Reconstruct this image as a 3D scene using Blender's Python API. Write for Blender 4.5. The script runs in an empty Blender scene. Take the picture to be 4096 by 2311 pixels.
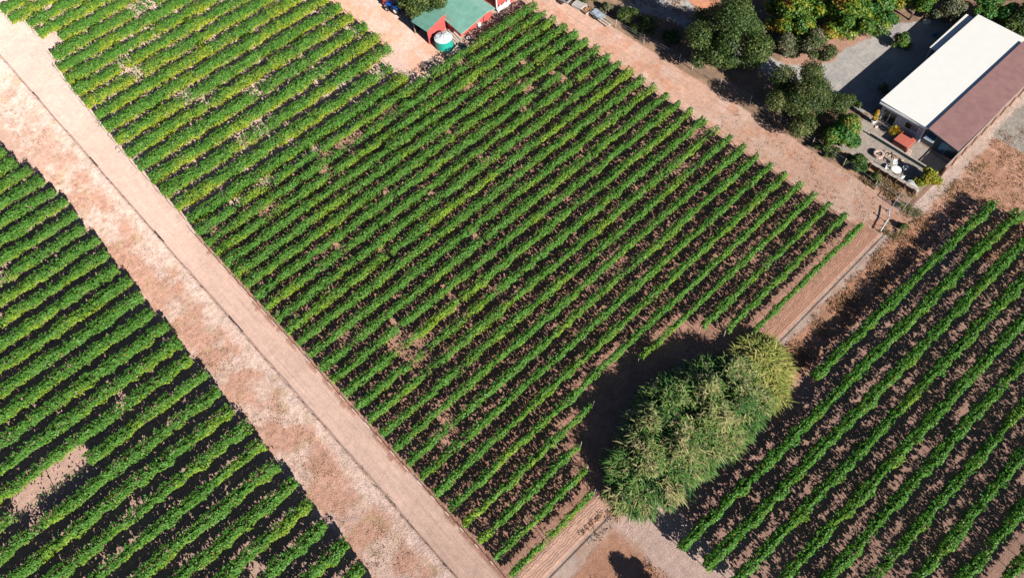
import bpy, math
import numpy as np
from mathutils import Vector, Matrix

rng = np.random.RandomState(7)
R = math.radians
scene = bpy.context.scene
COL = scene.collection

# ------------------------------------------------------------------ world frame
# X runs along the vine rows, Y across them (away from the drone), Z up, metres.
CAM_H = 82.0
DEP, ROLL, YAW = 1.0118197598678653, -0.0915269936877583, 0.8900154566160012
FOC = 3118.0 / 4096.0 * 36.0


# ------------------------------------------------------------------ noise
_tab = np.random.RandomState(3).rand(8, 256, 256)


def vnoise(x, y, scale, k=0):
    x = np.asarray(x, float) / scale
    y = np.asarray(y, float) / scale
    xi = np.floor(x).astype(int)
    yi = np.floor(y).astype(int)
    fx = x - xi
    fy = y - yi
    fx = fx * fx * (3 - 2 * fx)
    fy = fy * fy * (3 - 2 * fy)
    t = _tab[k % 8]
    a = t[xi & 255, yi & 255]
    b = t[(xi + 1) & 255, yi & 255]
    c = t[xi & 255, (yi + 1) & 255]
    d = t[(xi + 1) & 255, (yi + 1) & 255]
    return (a * (1 - fx) + b * fx) * (1 - fy) + (c * (1 - fx) + d * fx) * fy


def fbm(x, y, scale, k=0, octv=4):
    s = 0
    a = 1.0
    tot = 0
    for o in range(octv):
        s = s + a * vnoise(np.asarray(x) + 17.3 * o, np.asarray(y) - 9.1 * o, scale / 2 ** o, k + o)
        tot += a
        a *= .55
    return s / tot


def sstep(a, b, x):
    t = np.clip((x - a) / (b - a), 0, 1)
    return t * t * (3 - 2 * t)


# ------------------------------------------------------------------ materials
MATS = {}


def new_mat(name):
    m = bpy.data.materials.new(name)
    m.use_nodes = True
    nt = m.node_tree
    nt.nodes.clear()
    out = nt.nodes.new('ShaderNodeOutputMaterial')
    return m, nt, out


def N(nt, t, **kw):
    n = nt.nodes.new(t)
    for k, v in kw.items():
        setattr(n, k, v)
    return n


def mat(name, col, rough=.7, var=.12, nscale=3.0, bump=0.0, metal=0.0, spec=.3, stripes=None, streak=False):
    """painted / wooden / metal surfaces with uneven colour"""
    if name in MATS:
        return MATS[name]
    m, nt, out = new_mat(name)
    p = N(nt, 'ShaderNodeBsdfPrincipled')
    p.inputs['Roughness'].default_value = rough
    p.inputs['Metallic'].default_value = metal
    p.inputs['Specular IOR Level'].default_value = spec
    tc = N(nt, 'ShaderNodeTexCoord')
    no = N(nt, 'ShaderNodeTexNoise')
    no.inputs['Scale'].default_value = nscale
    no.inputs['Detail'].default_value = 5
    nt.links.new(tc.outputs['Object'], no.inputs['Vector'])
    ramp = N(nt, 'ShaderNodeMapRange')
    ramp.inputs['From Min'].default_value = .3
    ramp.inputs['From Max'].default_value = .7
    ramp.inputs['To Min'].default_value = 1 - var
    ramp.inputs['To Max'].default_value = 1 + var
    nt.links.new(no.outputs['Fac'], ramp.inputs['Value'])
    mul = N(nt, 'ShaderNodeVectorMath', operation='SCALE')
    mul.inputs[0].default_value = col[:3]
    nt.links.new(ramp.outputs[0], mul.inputs['Scale'])
    nt.links.new(mul.outputs[0], p.inputs['Base Color'])
    if stripes or bump:
        b = N(nt, 'ShaderNodeBump')
        b.inputs['Distance'].default_value = .05
        b.inputs['Strength'].default_value = bump or .8
        if stripes:
            mp = N(nt, 'ShaderNodeMapping')
            mp.inputs['Rotation'].default_value = (0, 0, stripes[1])
            nt.links.new(tc.outputs['Object'], mp.inputs['Vector'])
            w = N(nt, 'ShaderNodeTexWave')
            w.inputs['Scale'].default_value = stripes[0]
            nt.links.new(mp.outputs[0], w.inputs['Vector'])
            nt.links.new(w.outputs['Fac'], b.inputs['Height'])
        else:
            nt.links.new(no.outputs['Fac'], b.inputs['Height'])
        nt.links.new(b.outputs[0], p.inputs['Normal'])
    nt.links.new(p.outputs[0], out.inputs[0])
    MATS[name] = m
    return m


def leaf_mat(name, trans=.3, rough=.5, spec=.25):
    m, nt, out = new_mat(name)
    at = N(nt, 'ShaderNodeAttribute', attribute_name='tint')
    p = N(nt, 'ShaderNodeBsdfPrincipled')
    p.inputs['Roughness'].default_value = rough
    p.inputs['Specular IOR Level'].default_value = spec
    nt.links.new(at.outputs['Color'], p.inputs['Base Color'])
    tr = N(nt, 'ShaderNodeBsdfTranslucent')
    hs = N(nt, 'ShaderNodeVectorMath', operation='MULTIPLY')
    hs.inputs[1].default_value = (1.5, 1.25, .6)
    nt.links.new(at.outputs['Color'], hs.inputs[0])
    nt.links.new(hs.outputs[0], tr.inputs['Color'])
    mx = N(nt, 'ShaderNodeMixShader')
    mx.inputs[0].default_value = trans
    nt.links.new(p.outputs[0], mx.inputs[1])
    nt.links.new(tr.outputs[0], mx.inputs[2])
    nt.links.new(mx.outputs[0], out.inputs[0])
    return m


LEAF = leaf_mat('vine_leaf', .26)
TLEAF = leaf_mat('tree_leaf', .2)
REED = leaf_mat('reed_blade', .25)
WOOD = mat('weathered_wood', (.30, .22, .16), .85, .25, 6, .4)
BARK = mat('bark', (.14, .10, .075), .95, .3, 8, .6)
POSTM = mat('grey_post', (.40, .37, .34), .7, .15, 5)
DPOST = mat('weathered_stake', (.20, .17, .14), .8, .2, 6)
STEEL = mat('galvanised_steel', (.45, .46, .47), .4, .1, 8, metal=.6)


def soil_mat():
    m, nt, out = new_mat('soil')
    L = nt.links.new
    at = N(nt, 'ShaderNodeAttribute', attribute_name='soil')
    mk = N(nt, 'ShaderNodeAttribute', attribute_name='mask')   # r furrow, g tyre tread, b clods
    sep = N(nt, 'ShaderNodeSeparateColor')
    L(mk.outputs['Color'], sep.inputs[0])
    tc = N(nt, 'ShaderNodeTexCoord')
    n1 = N(nt, 'ShaderNodeTexNoise')
    n1.inputs['Scale'].default_value = 1.6
    n1.inputs['Detail'].default_value = 8
    n1.inputs['Roughness'].default_value = .68
    L(tc.outputs['Object'], n1.inputs['Vector'])
    n2 = N(nt, 'ShaderNodeTexNoise')
    n2.inputs['Scale'].default_value = 7
    n2.inputs['Detail'].default_value = 5
    L(tc.outputs['Object'], n2.inputs['Vector'])
    # colour mottling, stronger where the ground is cloddy
    a = N(nt, 'ShaderNodeMath', operation='ADD')
    L(n1.outputs['Fac'], a.inputs[0])
    L(n2.outputs['Fac'], a.inputs[1])
    b = N(nt, 'ShaderNodeMath', operation='SUBTRACT')
    L(a.outputs[0], b.inputs[0])
    b.inputs[1].default_value = 1.0
    amt = N(nt, 'ShaderNodeMapRange')
    amt.inputs['To Min'].default_value = .35
    amt.inputs['To Max'].default_value = 1.5
    L(sep.outputs[2], amt.inputs['Value'])
    c = N(nt, 'ShaderNodeMath', operation='MULTIPLY_ADD')
    L(b.outputs[0], c.inputs[0])
    L(amt.outputs[0], c.inputs[1])
    c.inputs[2].default_value = 1.0
    sc = N(nt, 'ShaderNodeVectorMath', operation='SCALE')
    L(at.outputs['Color'], sc.inputs[0])
    L(c.outputs[0], sc.inputs['Scale'])
    p = N(nt, 'ShaderNodeBsdfPrincipled')
    p.inputs['Roughness'].default_value = .95
    p.inputs['Specular IOR Level'].default_value = .08
    if 'Diffuse Roughness' in p.inputs:
        p.inputs['Diffuse Roughness'].default_value = 1.0
    L(sc.outputs[0], p.inputs['Base Color'])
    # furrow lines run along X, tread bars run across the road
    w1 = N(nt, 'ShaderNodeTexWave', bands_direction='Y')
    w1.inputs['Scale'].default_value = 1.15
    w1.inputs['Distortion'].default_value = 7
    w1.inputs['Detail'].default_value = 3
    w1.inputs['Detail Scale'].default_value = 1.2
    L(tc.outputs['Object'], w1.inputs['Vector'])
    mp = N(nt, 'ShaderNodeMapping')
    mp.inputs['Scale'].default_value = (3.2, .16, 1)
    L(tc.outputs['Object'], mp.inputs['Vector'])
    w2 = N(nt, 'ShaderNodeTexNoise')
    w2.inputs['Scale'].default_value = 1.0
    w2.inputs['Detail'].default_value = 4
    w2.inputs['Distortion'].default_value = .6
    L(mp.outputs[0], w2.inputs['Vector'])
    stc = N(nt, 'ShaderNodeMath', operation='SUBTRACT')
    L(w2.outputs['Fac'], stc.inputs[0])
    stc.inputs[1].default_value = .5
    stm = N(nt, 'ShaderNodeMath', operation='MULTIPLY')
    L(stc.outputs[0], stm.inputs[0])
    L(sep.outputs[1], stm.inputs[1])
    c2 = N(nt, 'ShaderNodeMath', operation='MULTIPLY_ADD')
    L(stm.outputs[0], c2.inputs[0])
    c2.inputs[1].default_value = .8
    L(c.outputs[0], c2.inputs[2])
    L(c2.outputs[0], sc.inputs['Scale'])
    h1 = N(nt, 'ShaderNodeMath', operation='MULTIPLY')
    L(w1.outputs['Fac'], h1.inputs[0])
    L(sep.outputs[0], h1.inputs[1])
    h2 = N(nt, 'ShaderNodeMath', operation='MULTIPLY')
    L(w2.outputs['Fac'], h2.inputs[0])
    L(sep.outputs[1], h2.inputs[1])
    h3 = N(nt, 'ShaderNodeMath', operation='MULTIPLY')
    L(a.outputs[0], h3.inputs[0])
    L(amt.outputs[0], h3.inputs[1])
    s1 = N(nt, 'ShaderNodeMath', operation='MULTIPLY_ADD')
    L(h1.outputs[0], s1.inputs[0])
    s1.inputs[1].default_value = .38
    L(h3.outputs[0], s1.inputs[2])
    s2 = N(nt, 'ShaderNodeMath', operation='MULTIPLY_ADD')
    L(h2.outputs[0], s2.inputs[0])
    s2.inputs[1].default_value = 2.2
    L(s1.outputs[0], s2.inputs[2])
    bp = N(nt, 'ShaderNodeBump')
    bp.inputs['Strength'].default_value = .55
    bp.inputs['Distance'].default_value = .11
    L(s2.outputs[0], bp.inputs['Height'])
    L(bp.outputs[0], p.inputs['Normal'])
    L(p.outputs[0], out.inputs[0])
    return m


SOIL = soil_mat()


# ------------------------------------------------------------------ object helpers
def tag(o, label=None, cat=None, group=None, kind=None):
    if label:
        o['label'] = label
    if cat:
        o['category'] = cat
    if group:
        o['group'] = group
    if kind:
        o['kind'] = kind
    return o


def empty(name, loc, rz=0.0, label=None, cat=None, group=None):
    o = bpy.data.objects.new(name, None)
    o.location = loc
    o.rotation_euler = (0, 0, rz)
    o.empty_display_size = .3
    COL.objects.link(o)
    return tag(o, label, cat, group)


class MB:
    """collects boxes, tubes and faces, then links them as one mesh object"""

    def __init__(s):
        s.v = []
        s.f = []
        s.m = []

    def add(s, vs, fs, mi=0):
        b = len(s.v)
        s.v += [tuple(map(float, v)) for v in vs]
        for f in fs:
            s.f.append(tuple(b + i for i in f))
            s.m.append(mi)
        return s

    def box(s, c, d, rz=0, mi=0, rx=0, ry=0):
        M = Matrix.Rotation(rz, 3, 'Z') @ Matrix.Rotation(ry, 3, 'Y') @ Matrix.Rotation(rx, 3, 'X')
        vs = []
        for z in (-.5, .5):
            for x, y in ((-.5, -.5), (.5, -.5), (.5, .5), (-.5, .5)):
                vs.append(Vector(c) + M @ Vector((x * d[0], y * d[1], z * d[2])))
        return s.add(vs, [(3, 2, 1, 0), (4, 5, 6, 7), (0, 1, 5, 4), (1, 2, 6, 5), (2, 3, 7, 6), (3, 0, 4, 7)], mi)

    def prism(s, base, top, mi=0):
        n = len(base)
        fs = [tuple(range(n))[::-1], tuple(range(n, 2 * n))]
        for i in range(n):
            j = (i + 1) % n
            fs.append((i, j, n + j, n + i))
        return s.add(list(base) + list(top), fs, mi)

    def tube(s, pts, rad, n=6, mi=0, cap=True):
        pts = [Vector(p) for p in pts]
        if not hasattr(rad, '__len__'):
            rad = [rad] * len(pts)
        vs = []
        for i, p in enumerate(pts):
            d = (pts[min(i + 1, len(pts) - 1)] - pts[max(i - 1, 0)]).normalized()
            a = d.cross(Vector((0, 0, 1)))
            if a.length < .05:
                a = d.cross(Vector((1, 0, 0)))
            a.normalize()
            b = d.cross(a)
            for k in range(n):
                t = 2 * math.pi * k / n
                vs.append(p + (a * math.cos(t) + b * math.sin(t)) * rad[i])
        fs = []
        for i in range(len(pts) - 1):
            for k in range(n):
                k2 = (k + 1) % n
                fs.append((i * n + k, i * n + k2, (i + 1) * n + k2, (i + 1) * n + k))
        if cap:
            fs.append(tuple(range(n))[::-1])
            fs.append(tuple(range((len(pts) - 1) * n, len(pts) * n)))
        return s.add(vs, fs, mi)

    def lathe(s, prof, n=24, c=(0, 0, 0), mi=0, close=False):
        vs = []
        for r, z in prof:
            for k in range(n):
                t = 2 * math.pi * k / n
                vs.append((c[0] + r * math.cos(t), c[1] + r * math.sin(t), c[2] + z))
        fs = []
        m = len(prof)
        for i in range(m if close else m - 1):
            i2 = (i + 1) % m
            for k in range(n):
                k2 = (k + 1) % n
                fs.append((i * n + k, i * n + k2, i2 * n + k2, i2 * n + k))
        if not close:
            fs.append(tuple(range(n))[::-1])
            fs.append(tuple(range((m - 1) * n, m * n)))
        return s.add(vs, fs, mi)

    def mesh(s, name, mats):
        me = bpy.data.meshes.new(name)
        me.from_pydata(s.v, [], s.f)
        for m in (mats if isinstance(mats, (list, tuple)) else [mats]):
            me.materials.append(m)
        me.polygons.foreach_set('material_index', s.m)
        me.update()
        return me

    def build(s, name, mats, parent=None, bevel=0):
        o = bpy.data.objects.new(name, s.mesh(name, mats))
        COL.objects.link(o)
        if parent:
            o.parent = parent
        if bevel:
            b = o.modifiers.new('bevel', 'BEVEL')
            b.width = bevel
            b.segments = 2
            b.limit_method = 'ANGLE'
        return o


def np_mesh(name, verts, faces, mat_, tint=None):
    """big mesh from numpy arrays; faces (N,k)"""
    me = bpy.data.meshes.new(name)
    nv, (nf, k) = len(verts), faces.shape
    me.vertices.add(nv)
    me.vertices.foreach_set('co', np.ascontiguousarray(verts, np.float32).ravel())
    me.loops.add(nf * k)
    me.loops.foreach_set('vertex_index', np.ascontiguousarray(faces, np.int32).ravel())
    me.polygons.add(nf)
    me.polygons.foreach_set('loop_start', np.arange(0, nf * k, k, dtype=np.int32))
    if tint is not None:
        for an, arr in tint.items():
            a = me.attributes.new(an, 'FLOAT_COLOR', 'POINT')
            c = np.ones((nv, 4), np.float32)
            c[:, :3] = arr
            a.data.foreach_set('color', c.ravel())
    me.materials.append(mat_)
    me.update(calc_edges=True)
    return me


def link(name, me, parent=None):
    o = bpy.data.objects.new(name, me)
    COL.objects.link(o)
    if parent:
        o.parent = parent
    return o


def kites(P, Nrm, size, aspect=.8, flop=None):
    """leaf shaped quads at P with (unnormalised) normals Nrm"""
    n = len(P)
    Nn = Nrm / (np.linalg.norm(Nrm, axis=1, keepdims=True) + 1e-9)
    r = rng.normal(size=(n, 3)) if flop is None else flop
    t = r - (r * Nn).sum(1, keepdims=True) * Nn
    t /= np.linalg.norm(t, axis=1, keepdims=True) + 1e-9
    b = np.cross(Nn, t)
    s = size[:, None]
    V = np.empty((n, 4, 3))
    V[:, 0] = P - t * s * .5
    V[:, 1] = P + b * s * .5 * aspect - t * s * .05 + Nn * s * .08
    V[:, 2] = P + t * s * .5
    V[:, 3] = P - b * s * .5 * aspect - t * s * .05 + Nn * s * .08
    return V.reshape(-1, 3), np.arange(4 * n).reshape(n, 4)


def copy_parts(src, dst):
    for ch in list(src.children):
        c = ch.copy()
        COL.objects.link(c)
        c.parent = dst
        for g in ch.children:
            d = g.copy()
            COL.objects.link(d)
            d.parent = c


# ------------------------------------------------------------------ ground
def in_poly(x, y, poly):
    c = np.zeros(x.shape, bool)
    n = len(poly)
    for i in range(n):
        x1, y1 = poly[i]
        x2, y2 = poly[(i + 1) % n]
        if y1 == y2:
            continue
        k = ((y1 > y) != (y2 > y)) & (x < (x2 - x1) * (y - y1) / (y2 - y1) + x1)
        c ^= k
    return c


DRIVE = [(84.4, 66), (89.3, 60.2), (87.6, 55.6), (87.0, 50.2), (87.2, 43), (87.7, 39.4), (90, 36.2), (92.8, 35), (97, 34.9),
         (100.9, 33.9), (105, 34), (112, 28), (112, 26.5), (100, 25), (87.5, 25), (86.5, 27), (85.2, 33), (84.2, 39),
         (83.4, 45), (83.6, 52), (83.4, 58), (80.5, 66)]
REDP = [(88.3, 62), (93, 56), (90.2, 53), (88.6, 56.5)]


def build_ground():
    st = .3
    xs = np.concatenate([np.arange(-42, 3.9, st), np.arange(3.9, 5.3, .07), np.arange(5.3, 134, st)])
    ys = np.concatenate([np.arange(-34, 12.0, st), np.arange(12.0, 13.1, .1), np.arange(13.1, 156, st)])
    X, Y = np.meshgrid(xs, ys)
    n1 = fbm(X, Y, 3.0, 0) - .5
    n2 = fbm(X, Y, .9, 2, 3) - .5
    n3 = fbm(X, Y, 14., 4, 3) - .5
    xw = X + 1.6 * n1 + .5 * n2
    yw = Y + 1.6 * (fbm(X + 50, Y, 3.0, 1) - .5) + .5 * n2
    Z = .05 * n1 + .03 * n2
    C = np.empty(X.shape + (3,))
    C[:] = (.40, .235, .175)
    M = np.zeros(X.shape + (3,))
    M[..., 2] = .5
    zone = np.zeros(X.shape, int)

    def paint(w, col):
        w = np.clip(w, 0, 1)[..., None]
        C[:] = C * (1 - w) + np.array(col) * w

    # vineyard soils
    cen = (X > 7.5) & (X < 70) & (Y > 14) & (Y < 76)
    C[cen] = (.34, .195, .15)
    paint((cen * .8) * sstep(.48, .62, fbm(X, Y, 2.2, 5)), (.30, .17, .125))
    ul = (X > 7.2) & (X < 50) & (Y >= 76)
    C[ul] = (.44, .315, .27)
    paint(ul * (1 - sstep(10.5, 13.5, xw)) * sstep(84, 108, Y), (.45, .345, .30))
    left = X < -1.3
    C[left] = (.37, .25, .205)
    right = (Y < 8.2 - .042 * (X - 50)) & (X > 20) & (X < 86)
    C[right] = (.35, .22, .18)
    M[cen, 2] = .9
    # berm strip between left block and road
    bs = sstep(-2.2, -1.2, xw) * (1 - sstep(4.3, 4.9, X))
    paint(bs, (.41, .245, .185))
    pale = sstep(.43, .64, fbm(X, Y, 2.4, 3)) * .8 + sstep(2.6, 4.2, xw) * .9 + sstep(85, 125, Y + 12 * n3) * .55
    paint(bs * np.clip(pale, 0, 1), (.49, .375, .325))
    paint(bs * sstep(.60, .70, fbm(X, Y, 1.3, 6)) * .5, (.33, .24, .14))
    M[..., 2] = np.where(bs > .5, 1.0, M[..., 2])
    Z += bs * .14
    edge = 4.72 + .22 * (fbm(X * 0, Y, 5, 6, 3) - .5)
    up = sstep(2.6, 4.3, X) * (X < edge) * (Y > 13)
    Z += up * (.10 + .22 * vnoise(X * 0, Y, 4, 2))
    scarp_shade = np.exp(-((X - edge - .06) / .09) ** 2) * (Y > 13)
    # dirt road
    rd = (X > 4.65 + .25 * n2) & (xw < 8.0 + .5 * n2) & (Y > 9)
    rd |= (X > 4.65) & (xw < 17) & (Y < 14.2) & (yw > 11.4)
    zone[rd] = 1
    C[rd] = (.44, .305, .25)
    w = rd * (.5 + 1.2 * n3)
    paint(np.clip(w, 0, 1) * .5, (.52, .395, .35))
    paint(rd * sstep(60, 130, Y + 14 * n3) * .6, (.46, .36, .32))
    paint(scarp_shade * .75, (.17, .13, .115))  # shadow line of the berm's steep edge painted into the soil colour
    tl = rd * (np.exp(-((X - 5.6) / .35) ** 2) + np.exp(-((X - 7.1) / .35) ** 2))
    M[..., 1] = np.where(rd, (.35 + .5 * tl.clip(0, 1)) * (1.1 - .6 * sstep(40, 110, Y)), M[..., 1])
    M[..., 2] = np.where(rd, .15, M[..., 2])
    Z = np.where(rd, Z * .5 - .05 - .03 * tl, Z)
    cmb = rd * sstep(7.0, 7.5, X) * (Y > 14)
    # track on the far side, shed yard
    ft = (xw > 69.9) & (X < 76.2 + .6 * n1) & (Y > 12.4)
    ft |= (X > 66.5) & (xw < 76.2) & (Y > 76.2)
    zone[ft] = 2
    C[ft] = (.41, .265, .205)
    paint(ft * sstep(.45, .60, fbm(X, Y, 4, 1)) * .8, (.44, .315, .26))
    paint(ft * sstep(.56, .66, fbm(X, Y, 2.2, 7)) * .7, (.40, .21, .14))
    M[..., 1] = np.where(ft, .25 + .6 * sstep(.42, .6, fbm(X, Y, 5, 6)), M[..., 1])
    yd = (xw > 48.4) & (X < 66.5) & (yw > 76.4)
    zone[yd] = 3
    C[yd] = (.46, .33, .275)
    paint(yd * sstep(.48, .62, fbm(X, Y, 3, 1)) * .8, (.47, .27, .19))
    M[..., 1] = np.where(yd, .5 * sstep(.42, .6, fbm(X, Y, 4, 6)), M[..., 1])
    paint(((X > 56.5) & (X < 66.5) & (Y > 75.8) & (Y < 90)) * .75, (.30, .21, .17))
    # ploughed strip beside the lowest central row, pale ditch bank, weedy bank
    pl = (X > 8.2) & (X < 70.5) & (Y > 12.75) & (Y < 14.65)
    paint(pl * .95, (.36, .205, .15))
    M[..., 0] = np.where(pl, 1.0, M[..., 0])
    paint(pl * (X < 21) * .6, (.50, .34, .275))
    Z = np.where((Y > 12.35) & (Y < 12.8) & (X > 10) & (X < 71), Z - .08, Z)
    bk = sstep(11.3, 11.7, yw) * (1 - sstep(12.5, 12.9, Y)) * (X > 8) * (X < 71)
    paint(bk, (.40, .31, .265))
    paint(bk * sstep(.45, .62, fbm(X, Y, 1.2, 3)) * .7, (.36, .235, .18))
    wb = (1 - sstep(11.2, 11.7, yw)) * (Y > 7.9 - .042 * (X - 50)) * (X > 20) * (X < 76)
    paint(wb, (.40, .215, .14))
    paint(wb * sstep(.5, .62, fbm(X, Y, 1.6, 2)) * .7, (.28, .17, .11))
    M[..., 2] = np.where(wb > .5, 1.0, M[..., 2])
    # turning place at the bottom
    tp = sstep(18.6, 20.2, xw) * (1 - sstep(26.3, 27.0, xw + .12 * (12 - Y))) * (1 - sstep(11.2, 12.4, yw))
    paint(tp, (.45, .335, .29))
    M[..., 1] = np.where(tp > .5, .45, M[..., 1])
    cl = (1 - sstep(18.8, 20.2, xw)) * sstep(10.5, 11.5, xw + .3 * yw) * (1 - sstep(10.6, 11.6, yw))
    paint(cl, (.36, .20, .135))
    zone[(cl > .5) & (zone == 1)] = 0
    # east headland
    eh = (X > 76) & (Y < 12.3)
    eh |= (X > 84.6 + (Y - 2) * .0) & (Y < 12.4)
    paint(eh * .9, (.46, .275, .195))
    paint(eh * sstep(.48, .6, fbm(X, Y, 2.4, 3)) * .8, (.36, .20, .13))
    paint(eh * sstep(10.4, 11.2, yw) * (1 - sstep(12.2, 12.6, Y)), (.46, .36, .31))
    M[..., 2] = np.where(eh, 1.0, M[..., 2])
    gy = (xw > 95.3) & (yw > 4.5) & (yw < 11.2)
    zone[gy] = 7
    C[gy] = (.30, .272, .24)
    paint(gy * sstep(.5, .62, fbm(X, Y, 2, 5)) * .6, (.36, .325, .29))
    # land north of the fence
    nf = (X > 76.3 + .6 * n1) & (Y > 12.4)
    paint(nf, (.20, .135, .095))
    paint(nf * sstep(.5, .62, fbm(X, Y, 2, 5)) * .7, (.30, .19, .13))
    paint(in_poly(xw, yw, REDP) * 1.0, (.43, .20, .125))
    bankred = nf * (X > 86.8) * (X < 101) * (Y > 34.2) * (Y < 40.5)
    paint(bankred * .9, (.34, .20, .15))
    dv = in_poly(X + .8 * n1, Y + .8 * n2, DRIVE) & nf
    zone[dv] = 5
    C[dv] = (.27, .262, .255)
    paint(dv * sstep(.45, .62, fbm(X, Y, 3, 5)) * .7, (.35, .325, .305))
    paint(dv * sstep(.52, .6, fbm(X * .4, Y, 2, 6)) * .35, (.36, .34, .31))
    pt = (X > 79.3) & (X < 87.3) & (Y > 12.9) & (Y < 25.2)
    zone[pt] = 6
    C[pt] = (.31, .27, .235)
    paint(pt * sstep(.5, .62, fbm(X, Y, 1.2, 5)) * .6, (.30, .26, .225))
    M[..., 2] = np.where(pt, .7, M[..., 2])
    lo = (X > 76.3) & (X < 79.3) & (Y > 12.9) & (Y < 24)
    paint(lo * .8, (.34, .215, .14))
    C[:] = C * (1 + .16 * n1 + .16 * n2 + .12 * n3)[..., None]
    ny, nx = X.shape
    V = np.stack([X, Y, Z], -1).reshape(-1, 3)
    col = np.clip(C, .01, .8).reshape(-1, 3)
    msk = np.clip(M, 0, 1.6).reshape(-1, 3)
    I = np.arange(ny * nx).reshape(ny, nx)
    F = np.stack([I[:-1, :-1], I[:-1, 1:], I[1:, 1:], I[1:, :-1]], -1).reshape(-1, 4)
    zf = zone[:-1, :-1].ravel()
    names = {0: 'ground', 1: 'dirt_road', 2: 'farm_track', 3: 'shed_yard', 5: 'gravel_driveway', 6: 'patio', 7: 'gravel_yard'}
    labels = {0: 'reddish bare soil under and between the vine rows', 1: 'pale sandy dirt road between two vineyard blocks',
              2: 'pinkish dirt track along the upper row ends', 3: 'sandy yard between the bushy rows and the red sheds',
              5: 'grey gravel driveway curving past the trees', 6: 'gravel patio in front of the white house',
              7: 'grey gravel yard beside the brown fence'}
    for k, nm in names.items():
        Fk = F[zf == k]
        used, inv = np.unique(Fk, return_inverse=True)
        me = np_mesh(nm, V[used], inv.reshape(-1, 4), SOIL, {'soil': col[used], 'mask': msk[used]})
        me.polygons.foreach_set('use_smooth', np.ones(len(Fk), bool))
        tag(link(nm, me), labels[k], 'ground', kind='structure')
    # far ground to the horizon, a step below the detailed sheet
    v = np.array([(-4000, -4000, -.25), (4000, -4000, -.25), (4000, 4000, -.25), (-4000, 4000, -.25)], float)
    me = np_mesh('terrain', v, np.array([[0, 1, 2, 3]]), SOIL,
                 {'soil': np.full((4, 3), (.34, .24, .17)), 'mask': np.full((4, 3), (0, 0, .6))})
    tag(link('terrain', me), 'dry open country beyond the vineyard', 'ground', kind='structure')


build_ground()

# ------------------------------------------------------------------ vine rows
post_me = MB().tube([(0, 0, -.1), (0, 0, 1.75)], .035, 5).mesh('trellis_post', DPOST)
end_me = MB().tube([(0, 0, -.1), (-.18, 0, 1.85)], .038, 6).mesh('end_post', POSTM)
trunk_me = MB().tube([(0, 0, -.05), (.04, .03, .35), (-.02, .0, .7), (.02, -.02, 1.0)], [.05, .04, .035, .03], 5).mesh('trunk', BARK)


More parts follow.
